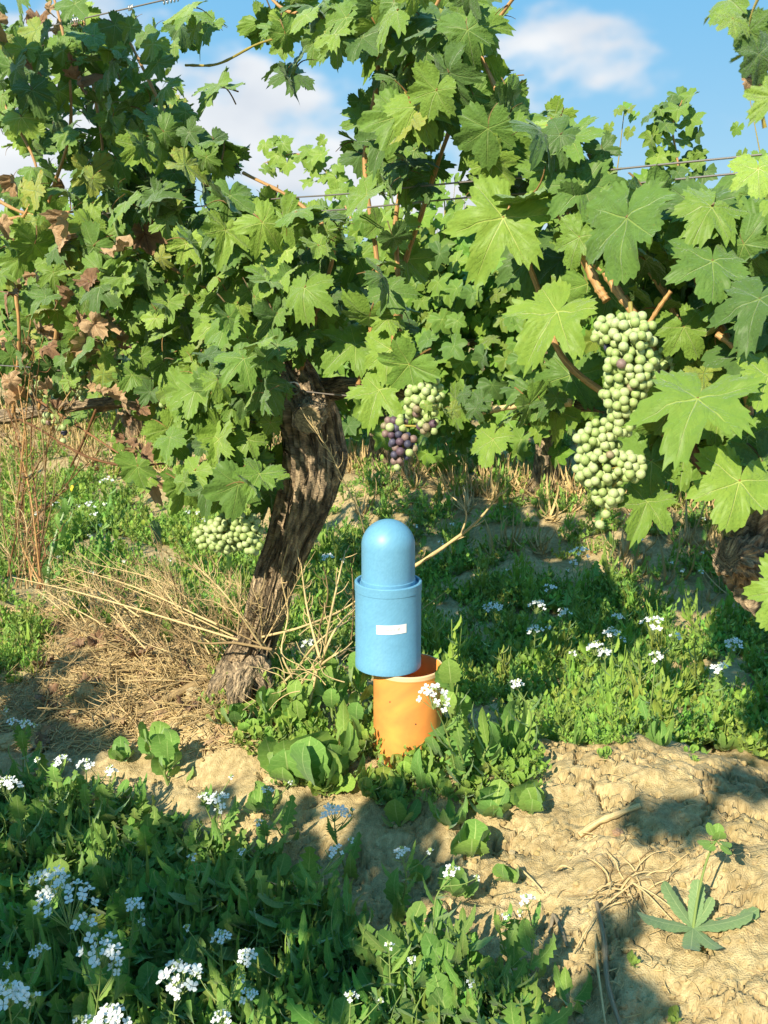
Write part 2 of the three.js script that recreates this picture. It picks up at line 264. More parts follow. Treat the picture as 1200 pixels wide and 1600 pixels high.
const CRISP = []; for (let i = 0; i < 4; i++) CRISP.push(leafGeo({ seed: 70 + i, n: 54, rings: 3, depth: 0.7, fold: 0.7 + 0.2 * i, cup: [0.6, -0.5, 0.4, 0.8][i], wave: 0.28, curl: [0.6, 0.2, -0.6, 0.9][i] }));
const FAR = []; for (let i = 0; i < 4; i++) FAR.push(leafGeo({ seed: 90 + i, n: 36, rings: 2, depth: 0.75, fold: 0.15 + 0.1 * i, cup: 0.12, wave: 0.1, curl: 0.15, teeth: 0.07, stalk: false }));
// a leaf's placement: junction at p, facing n, tip along t
function leafMatrix(p, n, t, s, sx = 1) { const Z = n.clone().normalize(), Y = t.clone().addScaledVector(Z, -t.dot(Z)).normalize().negate(), X = V().crossVectors(Y, Z); return new THREE.Matrix4().makeBasis(X.multiplyScalar(s * sx), Y.multiplyScalar(s), Z.multiplyScalar(s)).setPosition(p); }
function leafFacing(p, jitter = 0.7) {
  const toCam = camera.position.clone().sub(p).normalize();
  const n = sunDir.clone().multiplyScalar(0.62).addScaledVector(toCam, 0.3).add(V(0, 0.22, 0)).add(V(rr(-1, 1), rr(-1, 1), rr(-1, 1)).multiplyScalar(jitter)).normalize();
  const t = V(rr(-1.1, 1.1), -1, rr(-0.6, 0.6));
  return [n, t];
}
const TONES = { lit: [['green', 7], ['fresh', 3.2], ['yellow', 0.15], ['pale', 0.3]], dark: [['green', 8], ['fresh', 1]], mix: [['green', 6], ['fresh', 4], ['yellow', 1], ['dry', 1], ['pale', 0.6]], dry: [['green', 3.4], ['fresh', 3], ['yellow', 1.6], ['dry', 5]], pale: [['fresh', 5], ['green', 3.4], ['yellow', 0.5], ['pale', 0.6]] };
function tone(k) { const l = TONES[k], s = l.reduce((a, b) => a + b[1], 0); let q = rnd() * s; for (const [n, w] of l) { q -= w; if (q <= 0) return n; } return l[0][0]; }
function addLeaf(vine, p, n, t, width, kind, geo) {
  const s = width / 1.62 * (kind === 'dry' ? 0.72 : 1), g = geo || (kind === 'dry' ? pick(CRISP) : pick(LEAF));
  const m = leafMatrix(p.clone().addScaledVector(t.clone().normalize(), -0.28 * s), n, t, s, rr(0.9, 1.1));
  vine.leaves.push({ m, mat: pick(M.leaf[kind]), g, size: width / p.distanceTo(camera.position), seen: true });
}
function scatter(vine, cx, cy, rx, ry, n, { off = [-0.22, 0.18], size = 0.1, kind = 'lit', jit = 1.0, row = 0 } = {}) {
  if (vine.dense) { n = Math.round(n * vine.dense); size *= 0.8; }
  for (let i = 0; i < n; i++) {
    const a = rnd() * 6.2832, q = Math.sqrt(rnd()), p = R(cx + rx * q * Math.cos(a), cy + ry * q * Math.sin(a), rr(off[0], off[1]), row), [nn, t] = leafFacing(p, jit);
    addLeaf(vine, p, nn, t, size * rr(0.55, 1.22), tone(kind));
  }
}
// finish a vine: its 300 largest leaves each a part, the others joined
function finishLeaves(vine, most = 300) {
  vine.leaves.sort((a, b) => b.size - a.size);
  const back = new THREE.Matrix4().makeTranslation(-vine.o.position.x, -vine.o.position.y, -vine.o.position.z);
  vine.leaves.slice(0, most).forEach((l) => { const m = part('leaf', l.g, l.mat, vine.o); l.m.premultiply(back).decompose(m.position, m.quaternion, m.scale); });
  const rest = vine.leaves.slice(most), by = new Map();
  for (const l of rest) { const k = l.mat.uuid; if (!by.has(k)) by.set(k, [l.mat, []]); by.get(k)[1].push(l.g.clone().applyMatrix4(back.clone().multiply(l.m))); }
  if (by.size) { const mats = [], gs = []; for (const [mt, list] of by.values()) { mats.push(mt); gs.push(mergeGeometries(list)); } const m = part('foliage', mergeGeometries(gs, true), mats, vine.o); m.userData.kind = 'stuff'; }
}
function cane(vine, pts, r0, r1, mat = M.cane, name = 'shoot') {
  return part(name, local(bar(pts, [r0, (r0 + r1) / 2, r1], { rad: 7, seg: pts.length * 6, wob: (t, a, p) => 1 + 0.1 * n3(p.x * 40, p.y * 40, p.z * 40) + 0.25 * Math.max(0, 1 - Math.abs(((t * pts.length * 1.5) % 1) - 0.5) * 14) }), vine.o), mat, vine.o);
}
const BERRY = new THREE.IcosahedronGeometry(1, 2);
{ const p = BERRY.attributes.position; for (let i = 0; i < p.count; i++) { const v = V().fromBufferAttribute(p, i).normalize(); BERRY.attributes.normal.setXYZ(i, v.x, v.y, v.z); } }
const berryMap = dataTex(64, 64, (u, v) => { const k = 232 + 40 * torus(u, v, 6, 5, 4); return [k, k, k]; });
const berryMat = (r, g, b) => new THREE.MeshPhysicalMaterial({ map: berryMap, color: new THREE.Color().setRGB(r, g, b), roughness: 0.62, clearcoat: 0.25, clearcoatRoughness: 0.5, transmission: 0.18, thickness: 0 });
M.berry = { green: [berryMat(0.56, 0.68, 0.27), berryMat(0.62, 0.72, 0.33), berryMat(0.5, 0.63, 0.21)], rose: [berryMat(0.34, 0.22, 0.19), berryMat(0.42, 0.34, 0.2)], blue: [berryMat(0.07, 0.07, 0.13), berryMat(0.11, 0.1, 0.17), berryMat(0.16, 0.09, 0.13)] };
// a bunch: lobes [px, py, radius in px] joined; ripe = share of coloured berries
function bunch(vine, lobes, n, d, off, ripe = 0.03, label) {
  const pts = [], L = lobes.map(([x, y, r, own]) => { const c = R(x, y, off); return { c, own, r: r / FPX * c.distanceTo(camera.position) }; });
  for (let tries = 0; tries < 60000 && pts.length < n; tries++) {
    const k = pick(L), v = V(rr(-1, 1), rr(-1, 1), rr(-1, 1)); if (v.length() > 1 || v.length() < 0.35) continue;
    const p = k.c.clone().addScaledVector(v.multiply(V(1, 1, 0.8)), Math.max(0.002, k.r - d * 0.4));
    if (pts.every((q) => q.distanceTo(p) > d * 0.8)) { p.own = k.own; pts.push(p); }
  }
  const stem = [R(lobes[0][0], lobes[0][1] - lobes[0][2] - 14, off - 0.01), ...L.map((l) => l.c)];
  const b = part('grape_bunch', local(bar(stem, [0.003, 0.0022, 0.0014], { rad: 6 }), vine.o), M.greenCane, vine.o); if (label) b.userData.label = label;
  for (const p of pts) {
    const lowDark = p.own === undefined ? ripe : p.own;
    const kind = rnd() < lowDark ? (rnd() < 0.55 ? 'blue' : 'rose') : 'green';
    const m = part('grape', BERRY, pick(M.berry[kind]), b), s = d / 2 * rr(0.84, 1.08); m.position.copy(p).sub(vine.o.position); m.scale.set(s, s * rr(1, 1.1), s); m.rotation.set(rnd() * 6, rnd() * 6, rnd() * 6);
  }
}
function newVine(px, py, label, group) { return { o: base('grapevine', G(px, py), label, 'grapevine', group), leaves: [], dense: 1.42 }; }
const barkWob = (amp = 0.16, f = 9) => (t, a, p) => { const c = Math.cos(a), s = Math.sin(a); return 1 + amp * 1.1 * n3(c * 1.6, s * 1.6, t * 3.2) + amp * Math.abs(n3(c * f * 0.5 + 9, s * f * 0.5, t * 1.8)) * 1.3 - amp * 0.5 + amp * 0.55 * n3(c * f * 1.3, s * f * 1.3, t * 3.5); };
const rowPts = (list, off = 0) => list.map(([x, y, o]) => R(x, y, o === undefined ? off : o));

// ---------------------------------------------------------------- vine with the old leaning trunk (left of the pipe)
const vB = newVine(372, 1080, 'old vine with thick leaning shaggy trunk left of the blue cap', 'vines of the first row');
{
  const P = vB.o.position, tr = [V(P.x - 0.005, P.y - 0.05, P.z), ...rowPts([[382, 1040], [405, 985], [430, 905], [456, 835], [482, 765], [492, 705], [482, 650], [468, 600], [450, 560]], 0.02)];
  const px = 1 / FPX * P.distanceTo(camera.position);
  const TR = [46, 33, 26, 26, 29, 35, 40, 37, 28, 20];
  { // loose fibrous strips of bark along the trunk
    const c = new THREE.CatmullRomCurve3(tr, false, 'centripetal'), fr = c.computeFrenetFrames(200, false), rad = (t) => { const k = t * (TR.length - 1), i = Math.min(TR.length - 2, Math.floor(k)); return (TR[i] + (TR[i + 1] - TR[i]) * (k - i)) * px; };
    for (let k = 0; k < 74; k++) { const t0 = rr(0.04, 0.8), L = rr(0.06, 0.2), a0 = rnd() * 6.28, w = rr(0.0012, 0.0034), lift = rr(0.98, 1.1), pts = []; for (let i = 0; i <= 7; i++) { const q = i / 7, t = Math.min(0.98, t0 + L * q), j = Math.round(t * 200), p = c.getPoint(t), a = a0 + 0.12 * Math.sin(q * 4 + k), r = rad(t) * (lift + 0.1 * Math.pow(2 * q - 1, 4) * (k % 3 === 0 ? 1 : 0.3)); pts.push(p.addScaledVector(fr.normals[j], Math.cos(a) * r).addScaledVector(fr.binormals[j], Math.sin(a) * r)); } part('bark_strip', local(bar(pts, [w * 0.4, w, w * 0.9, w * 0.3], { rad: 5, seg: 14, wob: (t, a, p) => 1 + 0.4 * n3(p.x * 90, p.y * 90, p.z * 90) }), vB.o), M.bark, vB.o); }
  }
  part('trunk', local(bar(tr, TR.map((r) => r * px), { rad: 110, seg: 190, wob: barkWob(0.17, 10), vrep: 3 }), vB.o), M.bark, vB.o);
  for (const [list, r] of [[[[372, 1050, 0.05], [345, 1075, 0.09], [330, 1108, 0.1]], [26, 18, 8]], [[[385, 1050, 0.09], [372, 1080, 0.13], [366, 1112, 0.14]], [24, 17, 8]], [[[395, 1040, 0.06], [410, 1068, 0.08], [418, 1095, 0.08]], [22, 15, 7]]])
    part('root', local(bar(rowPts(list), r.map((q) => q * px), { rad: 36, seg: 40, wob: barkWob(0.2, 8), vrep: 1 }), vB.o), M.bark, vB.o);
  const s0 = R(490, 640, 0.02), s1 = R(481, 655, 0.12);
  part('pruning_stub', local(bar([s0, s0.clone().lerp(s1, 0.5), s1], [0.03, 0.029, 0.027], { rad: 40, seg: 16, wob: barkWob(0.12, 8), vrep: 0.5 }), vB.o), M.bark, vB.o);
  const dsc = new THREE.CircleGeometry(0.024, 24), cut = part('cut_face', dsc, new THREE.MeshStandardMaterial({ map: dataTex(128, 128, (u, v) => { const r = Math.hypot(u - 0.5, v - 0.5), k = 1 + 0.05 * Math.sin(r * 90 + 4 * torus(u, v, 3, 5, 2)) + 0.5 * torus(u, v, 8, 3, 4) - (r < 0.05 ? 0.4 : 0); return [138 * k, 120 * k, 88 * k]; }), roughness: 1 }), vB.o);
  const dir = s1.clone().sub(s0).normalize(); cut.position.copy(s1).addScaledVector(dir, 0.002).sub(P); cut.quaternion.setFromUnitVectors(V(0, 0, 1), dir);
  part('arm', local(bar(rowPts([[455, 575], [400, 585], [330, 600], [240, 620], [150, 636]], -0.02), [0.026, 0.02, 0.014, 0.012], { rad: 24, seg: 60, wob: barkWob(0.2, 6), vrep: 3 }), vB.o), M.bark, vB.o);
  part('arm', local(bar(rowPts([[475, 620], [530, 605], [600, 610], [660, 618]], -0.03), [0.026, 0.016, 0.011], { rad: 24, seg: 50, wob: barkWob(0.2, 6), vrep: 2 }), vB.o), M.bark, vB.o);
  for (const l of [[[448, 560], [430, 500], [390, 400], [330, 300], [280, 220], [230, 120], [200, 60]], [[430, 565], [350, 470], [240, 400], [160, 330]], [[470, 580], [500, 470], [520, 380], [470, 320], [380, 270]], [[410, 590], [340, 660], [345, 760], [365, 800]], [[600, 600], [622, 470], [618, 350], [630, 260], [628, 170], [650, 80], [700, -30]], [[640, 610], [625, 450], [660, 330], [700, 210], [760, 60], [830, -40]], [[560, 600], [590, 440], [570, 250], [590, 120], [588, 40], [530, 12], [450, 18], [400, -30]]]) cane(vB, rowPts(l, rr(-0.02, 0.05)), 0.0048, 0.0028, M.cane);
  cane(vB, rowPts([[290, 102], [340, 100], [400, 70], [430, 60]], 0.03), 0.0025, 0.002, M.greenCane);
  scatter(vB, 210, 82, 62, 40, 15, { size: 0.085 }); scatter(vB, 285, 48, 40, 22, 6, { size: 0.09 }); scatter(vB, 345, 140, 14, 12, 1, { size: 0.12, off: [0.05, 0.06] });
  scatter(vB, 235, 245, 75, 95, 38, { kind: 'dark' }); scatter(vB, 330, 250, 55, 24, 8); scatter(vB, 320, 345, 100, 50, 28); scatter(vB, 260, 160, 30, 35, 6, { size: 0.085 });
  scatter(vB, 220, 400, 110, 90, 44, { kind: 'mix' }); scatter(vB, 350, 440, 130, 90, 56, { kind: 'pale' }); scatter(vB, 295, 550, 100, 80, 48, { kind: 'pale' }); scatter(vB, 440, 420, 95, 90, 44); scatter(vB, 480, 510, 70, 60, 26, { off: [-0.12, 0.12] });
  scatter(vB, 330, 690, 85, 85, 46, { kind: 'pale', off: [0, 0.2], size: 0.1 }); scatter(vB, 395, 620, 55, 60, 22); scatter(vB, 345, 758, 75, 22, 8, { kind: 'lit', off: [0.16, 0.25], size: 0.105 }); scatter(vB, 385, 570, 65, 70, 18, { off: [0.15, 0.3], kind: 'lit' }); scatter(vB, 350, 735, 75, 50, 13, { off: [0.08, 0.2], kind: 'pale' }); scatter(vB, 140, 420, 90, 60, 12, { kind: 'pale', off: [0.08, 0.2] }); scatter(vB, 415, 760, 22, 40, 7, { kind: 'dark' }); scatter(vB, 490, 375, 50, 35, 12); scatter(vB, 510, 640, 30, 40, 5, { kind: 'dark', off: [-0.14, -0.05] });
  scatter(vB, 225, 760, 16, 30, 3, { kind: 'dry' }); scatter(vB, 220, 660, 45, 60, 12, { kind: 'dry' }); scatter(vB, 240, 825, 8, 14, 1, { kind: 'dry', size: 0.075 });
  scatter(vB, 450, 60, 45, 60, 9); scatter(vB, 440, 110, 30, 20, 3); scatter(vB, 525, 40, 45, 45, 10); scatter(vB, 620, 45, 75, 60, 30); scatter(vB, 600, 190, 42, 90, 18); scatter(vB, 690, 125, 65, 85, 24); scatter(vB, 612, 310, 42, 75, 10); scatter(vB, 650, 240, 40, 60, 6); scatter(vB, 610, 400, 50, 50, 5); scatter(vB, 570, 490, 50, 60, 10); scatter(vB, 590, 580, 45, 45, 7); scatter(vB, 740, 30, 40, 40, 6);
  const hero = (x, y, w, tx, off = 0.14, k = 'green', h = 0, j = 0.35) => { const p = R(x, y, off), [n] = leafFacing(p, j); addLeaf(vB, p, n, V(tx, -1, 0), w * 0.86, k, HERO[h]); };
  hero(690, 55, 0.145, 0.1, 0.1, 'green', 0); hero(345, 150, 0.115, -0.1, 0.06, 'green', 2, 0.5); hero(590, 625, 0.115, -0.2, 0.12, 'fresh', 3, 0.3); hero(610, 562, 0.12, 0, 0.1, 'fresh', 1, 0.3); hero(345, 520, 0.12, 0, 0.14, 'fresh', 0); hero(305, 625, 0.12, -0.1, 0.18, 'fresh', 2); hero(280, 770, 0.115, -0.2, 0.18, 'fresh', 1); hero(460, 470, 0.13, 0.2, 0.1, 'green', 0); hero(205, 470, 0.14, -0.4, 0.1, 'green', 2); hero(345, 700, 0.11, 0.2, 0.2, 'fresh', 0); hero(420, 405, 0.115, -0.2, 0.1, 'fresh', 1); hero(545, 550, 0.12, -0.9, 0.08, 'fresh', 3, 0.6);
  bunch(vB, [[352, 835, 34], [322, 838, 22], [384, 830, 30], [395, 852, 18]], 170, 0.0138, 0.16, 0, 'tight bunch of small green grapes beside the trunk');
  bunch(vB, [[664, 620, 34, 0.1], [652, 640, 22, 0.2], [668, 664, 21, 0.5], [618, 668, 24, 0.75], [630, 697, 25, 0.88], [622, 722, 14, 0.75]], 230, 0.0138, 0.13, 0.42, 'bunch of half ripe green and dark blue grapes');
  bunch(vB, [[258, 632, 10], [262, 645, 8]], 10, 0.0165, 0.1, 0);
  finishLeaves(vB);
}
// ---------------------------------------------------------------- vine at the left edge with withering leaves
const vA = newVine(-95, 900, 'vine at left edge with many withered brown leaves and a bare grey arm', 'vines of the first row');
{
  const P = vA.o.position;
  part('trunk', local(bar([V(P.x, P.y - 0.05, P.z), ...rowPts([[-98, 800], [-110, 720], [-95, 670], [-90, 620]], 0)], [0.05, 0.036, 0.03, 0.03, 0.02], { rad: 50, seg: 80, wob: barkWob(0.18, 8), vrep: 3 }), vA.o), M.bark, vA.o);
  part('arm', local(bar(rowPts([[-95, 668], [-40, 655], [30, 648], [80, 640], [150, 630], [205, 626]], 0.02), [0.02, 0.017, 0.013, 0.011], { rad: 24, seg: 60, wob: barkWob(0.2, 6), vrep: 3 }), vA.o), M.bark, vA.o);
  for (const l of [[[60, 640], [90, 500], [70, 350], [110, 200], [100, 60], [60, -80]], [[120, 632], [140, 500], [120, 380], [160, 260], [140, 100], [120, -60]], [[20, 645], [30, 520], [20, 380], [60, 280], [0, 150]], [[0, 345], [60, 335], [130, 330]], [[-10, 310], [30, 330], [60, 338]]]) cane(vA, rowPts(l, rr(-0.02, 0.06)), 0.0048, 0.0026, M.cane);
  scatter(vA, 60, 50, 85, 80, 24, { kind: 'mix' }); scatter(vA, 110, 150, 120, 100, 48, { kind: 'dark' }); scatter(vA, 30, 170, 45, 70, 12); scatter(vA, 150, 230, 90, 60, 26, { kind: 'dark' }); scatter(vA, 120, 60, 30, 70, 8, { kind: 'dry', size: 0.08 });
  scatter(vA, 95, 330, 100, 70, 38, { kind: 'mix' }); scatter(vA, 95, 430, 100, 80, 36, { kind: 'dry' }); scatter(vA, 70, 540, 80, 70, 26, { kind: 'dry', size: 0.09 }); scatter(vA, 150, 560, 50, 60, 16, { kind: 'dry', size: 0.1 }); scatter(vA, 120, 640, 70, 25, 7, { kind: 'dry', size: 0.07 }); scatter(vA, 40, 600, 50, 30, 9, { kind: 'dry', size: 0.08 }); scatter(vA, 125, 430, 110, 90, 12, { kind: 'dry', off: [0.1, 0.22] }); scatter(vA, 110, 590, 100, 60, 10, { kind: 'dry', size: 0.09, off: [0.08, 0.2] }); scatter(vA, 150, 480, 90, 60, 20, { kind: 'dry', size: 0.09 }); scatter(vB, 215, 690, 50, 50, 12, { kind: 'dry', size: 0.1, off: [0.02, 0.16] });
  // shoots that lean out towards the sun above the picture
  for (let i = 0; i < 46; i++) { const p = R(rr(120, 330), rr(150, 290), 0).addScaledVector(sunDir, rr(0.38, 0.8)); if (proj(p)[1] > -60) continue; const [n, t] = leafFacing(p, 0.5); addLeaf(vA, p, n, t, 0.115, 'green'); vA.leaves[vA.leaves.length - 1].size = 0; }
  bunch(vA, [[122, 580, 14], [120, 600, 16], [126, 618, 10]], 40, 0.0165, 0.1, 0.02, 'small bunch of pale green grapes'); bunch(vA, [[62, 608, 14], [70, 622, 8]], 14, 0.016, 0.08, 0.2); bunch(vA, [[78, 655, 14], [96, 672, 10], [98, 690, 6]], 26, 0.0165, 0.08, 0.08);
  finishLeaves(vA);
}
// ---------------------------------------------------------------- vine at the right edge with the large pale bunch
const vC = newVine(1345, 1140, 'vine at right edge with big leaves and a long pale green grape bunch', 'vines of the first row');
{
  const P = vC.o.position;
  part('trunk', local(bar([V(P.x, P.y - 0.05, P.z), ...rowPts([[1315, 1020], [1255, 935], [1195, 890], [1215, 800], [1235, 700], [1200, 650]], 0.0)], [0.06, 0.045, 0.048, 0.055, 0.042, 0.035, 0.02], { rad: 90, seg: 130, wob: barkWob(0.18, 9), vrep: 3 }), vC.o), M.bark, vC.o);
  const k0 = R(1190, 885, 0.0), k1 = R(1138, 868, 0.07);
  part('pruning_stub', local(bar([k0, k0.clone().lerp(k1, 0.5), k1], [0.036, 0.033, 0.024], { rad: 50, seg: 30, wob: barkWob(0.25, 8), vrep: 0.6 }), vC.o), M.bark, vC.o);
  part('arm', local(bar(rowPts([[1205, 690], [1110, 700], [1060, 690], [960, 640], [900, 632]], 0.0), [0.022, 0.02, 0.012, 0.009], { rad: 26, seg: 60, wob: barkWob(0.2, 6), vrep: 3 }), vC.o), M.bark, vC.o);
  cane(vC, rowPts([[892, 629], [840, 629], [788, 637], [740, 646]], 0.1), 0.0062, 0.0045, M.straw, 'bare_cane');
  for (const l of [[[1060, 690], [1010, 520], [958, 440], [905, 385], [880, 300]], [[1040, 680], [945, 475], [900, 385], [830, 250], [780, 150], [740, 60]], [[1110, 690], [1050, 480], [1000, 400], [960, 320], [920, 240]], [[1180, 680], [1150, 560], [1090, 440], [1060, 340], [1000, 310]], [[980, 640], [880, 560], [840, 450], [800, 340], [770, 250]]]) cane(vC, rowPts(l, 0.1), 0.0055, 0.003, M.cane);
  cane(vC, rowPts([[905, 385], [935, 450], [948, 470]], 0.2), 0.0062, 0.0055, M.cane); cane(vC, rowPts([[945, 425], [970, 465], [1000, 502]], 0.22), 0.005, 0.0045, M.cane); cane(vC, rowPts([[1010, 512], [1030, 480], [1048, 455]], 0.2), 0.003, 0.0025, M.cane);
  cane(vC, rowPts([[1120, 522], [1155, 548], [1172, 572]], 0.18), 0.004, 0.004, M.cane); cane(vC, rowPts([[1068, 635], [1075, 690], [1105, 740]], 0.12), 0.008, 0.008, M.darkCane);
  const big = (x, y, w, tx, ty, off, k, h, nx = 0, ny = 0) => { const p = R(x, y, off), [n] = leafFacing(p, 0.3); n.add(V(nx + rr(-0.25, 0.25), ny + rr(-0.2, 0.25), 0)).normalize(); addLeaf(vC, p, n, V(tx, ty, 0), w * 0.82, k, HERO[h]); };
  big(775, 365, 0.165, -0.45, -1, 0.2, 'fresh', 0, -0.1); big(985, 370, 0.165, 0.25, -1, 0.24, 'green', 1); big(1085, 652, 0.155, -0.1, -1, 0.3, 'fresh', 0, 0, 0.1); big(860, 510, 0.15, -0.5, -1, 0.2, 'fresh', 3); big(1148, 775, 0.125, -0.25, -1, 0.28, 'fresh', 1); big(1005, 800, 0.1, -0.35, -1, 0.22, 'fresh', 3, 0.5);
  big(1110, 430, 0.12, -0.1, -1, 0.2, 'green', 1); big(1185, 490, 0.12, 0, -1, 0.22, 'green', 0); big(838, 420, 0.16, 0.1, -1, 0.05, 'green', 1); big(1080, 345, 0.12, -0.3, -1, 0.16, 'green', 3); big(1195, 610, 0.12, -0.2, -1, 0.24, 'fresh', 2); big(1185, 280, 0.075, 0.1, -1, 0.3, 'pale', 1, 0.3, 0.4); big(900, 385, 0.085, -0.3, -1, 0.22, 'fresh', 1); big(905, 225, 0.11, 0.9, -0.6, 0.14, 'green', 2); big(915, 310, 0.13, 0.4, -1, 0.14, 'green', 3); big(770, 700, 0.095, 0, -1, 0.14, 'fresh', 1); big(1222, 940, 0.1, -0.5, -1, 0.36, 'fresh', 1); big(885, 605, 0.14, -0.3, -1, 0.02, 'green', 0); big(1020, 740, 0.13, 0.2, -1, 0.1, 'green', 1); big(1070, 720, 0.09, 0, -1, 0.08, 'fresh', 3); big(1075, 525, 0.09, 0.5, -1, 0.16, 'fresh', 1); big(1170, 700, 0.1, 0.2, -1, 0.15, 'green', 2); big(945, 245, 0.07, 0.4, -1, 0.1, 'green', 2);
  scatter(vC, 775, 180, 35, 50, 9, { size: 0.095 }); scatter(vC, 810, 240, 70, 60, 22, { size: 0.11 }); scatter(vC, 860, 205, 30, 25, 5, { size: 0.1 }); scatter(vC, 765, 275, 30, 50, 6, { size: 0.09 }); scatter(vC, 870, 320, 50, 40, 8, { size: 0.11 }); scatter(vC, 915, 440, 45, 45, 5, { size: 0.12, off: [0, 0.12] });
  scatter(vC, 1010, 350, 120, 36, 18, { size: 0.105 }); scatter(vC, 1100, 400, 95, 70, 28, { size: 0.12 }); scatter(vC, 1140, 520, 65, 80, 20, { size: 0.12 }); scatter(vC, 1050, 490, 60, 60, 14, { size: 0.11, off: [-0.1, 0.1] }); scatter(vC, 1130, 650, 70, 60, 14, { size: 0.11, off: [-0.05, 0.16] }); scatter(vC, 1175, 760, 35, 60, 8, { size: 0.1 }); scatter(vC, 1030, 640, 50, 80, 12, { kind: 'dark', size: 0.12, off: [-0.1, 0.08] });
  scatter(vC, 820, 640, 50, 30, 7, { size: 0.075, off: [0.05, 0.14] }); scatter(vC, 730, 630, 30, 18, 4, { size: 0.07, off: [0.08, 0.16] }); scatter(vC, 690, 640, 25, 10, 3, { kind: 'pale', size: 0.045, off: [0.14, 0.18] }); scatter(vC, 1180, 360, 40, 50, 8, { size: 0.1 }); scatter(vC, 980, 700, 40, 60, 6, { kind: 'dark', size: 0.11, off: [0, 0.1] });
  bunch(vC, [[985, 528, 42], [950, 520, 28], [985, 575, 44], [975, 620, 38], [972, 660, 26], [935, 690, 38], [940, 730, 44], [985, 730, 26], [950, 770, 28], [945, 800, 12], [938, 818, 8]], 640, 0.0122, 0.26, 0.03, 'long bunch of pale green grapes with a few blue berries');
  bunch(vC, [[1040, 575, 24], [1030, 560, 20], [1058, 590, 10]], 50, 0.0125, 0.1, 0.05); bunch(vC, [[1165, 682, 12], [1178, 690, 10]], 16, 0.0125, 0.12, 0);
  finishLeaves(vC);
}
// ---------------------------------------------------------------- next vine along, only a hanging shoot of it shows at the top right
{
  const [x, z] = fromUS(0.02, rowS(vC.o.position.x, vC.o.position.z) + 0.95), o = base('grapevine', V(x, ground(x, z), z), 'vine beyond the right edge, one young shoot hanging in at the top right corner', 'grapevine', 'vines of the first row'), v = { o, leaves: [] };
  part('trunk', bar([V(0, -0.05, 0), V(0.02, 0.25, 0.02), V(-0.02, 0.5, 0), V(0, 0.66, 0)], [0.055, 0.045, 0.045, 0.03], { rad: 40, seg: 60, wob: barkWob(0.18, 8), vrep: 3 }), M.bark, o);
  const A = (px, py, d) => ray(px, py).multiplyScalar(d).add(camera.position);
  cane(v, [V(x, ground(x, z) + 0.62, z), V(x - 0.1, 1.1, z + 0.05), A(1290, -60, 1.05), A(1215, -40, 0.95), A(1172, 30, 0.92), A(1180, 120, 0.92), A(1195, 200, 0.92)], 0.004, 0.0015, M.greenCane);
  for (const [px, py, w, k] of [[1148, 15, 0.05, 'fresh'], [1165, 60, 0.038, 'green'], [1180, 30, 0.045, 'green'], [1170, 92, 0.035, 'fresh'], [1190, 100, 0.045, 'green'], [1182, 132, 0.03, 'dry'], [1198, 165, 0.04, 'fresh'], [1200, 60, 0.05, 'green'], [1145, 40, 0.03, 'fresh']]) { const p = A(px, py, rr(0.86, 0.96)), [n, t] = leafFacing(p, 0.6); addLeaf(v, p, n, t, w, k); }
  for (let i = 0; i < 90; i++) { const p = V(x + rr(-0.2, 0.6), rr(0.45, 1.2), z + rr(-0.3, 0.5)), q = proj(p); if (q[2] > 0 && Math.abs(q[0] - 600) < 760) continue; const [n, t] = leafFacing(p, 0.6); addLeaf(v, p, n, t, 0.11, tone('lit')); v.leaves[v.leaves.length - 1].size = 0; }
  finishLeaves(v, 9);
}

// ---------------------------------------------------------------- trellis wires of the first row
M.wire = plain(0.32, 0.28, 0.25, 0.55, { metalness: 0.7 }); M.zinc = plain(0.62, 0.62, 0.6, 0.35, { metalness: 0.9 });
function wireOn(a, b, r, sag, label) { const pts = []; for (let i = 0; i <= 16; i++) { const t = i / 16; pts.push(a.clone().lerp(b, t).add(V(0, -sag * 4 * t * (1 - t) + 0.0012 * Math.sin(i * 2.1), 0))); } return top('trellis_wire', bar(pts, [r], { rad: 6, seg: 64 }), M.wire, label, 'wire', 'trellis wires of the first row'); }
wireOn(R(-80, 352, -0.12), R(1190, 243, 0.13), 0.0014, 0.004, 'upper one of the paired foliage wires, running bright against the sky at right');
wireOn(R(-80, 372, -0.14), R(1195, 268, 0.1), 0.0014, 0.006, 'lower one of the paired foliage wires, just under its twin');
wireOn(R(-60, 565, 0.07), R(640, 626, 0.07), 0.0014, 0, 'lower fruiting wire passing across the old trunk head');
{ // top wire with wound ends
  const a = R(60, 45, 0), b = R(300, -10, 0);
  const w = base('trellis_wire', a, 'thin top wire with coiled splices against the sky at upper left', 'wire', 'trellis wires of the first row');
  part('strand', local(bar([a, a.clone().lerp(b, 0.5), b], [0.0017], { rad: 6, seg: 20 }), w), M.wire, w);
  for (const [t0, t1, r, turns] of [[0.2, 0.34, 0.0055, 9], [0.62, 0.65, 0.005, 3], [0.83, 0.93, 0.008, 5]]) { const pts = []; for (let i = 0; i <= turns * 10; i++) { const q = i / (turns * 10), p = a.clone().lerp(b, t0 + (t1 - t0) * q), an = q * turns * 6.2832; p.y += Math.cos(an) * r; p.x += Math.sin(an) * r * 0.5; p.z += Math.sin(an) * r * 0.8; pts.push(p); } part('splice_coil', local(bar(pts, [0.0012], { rad: 5, seg: turns * 30 }), w), M.zinc, w); }
}
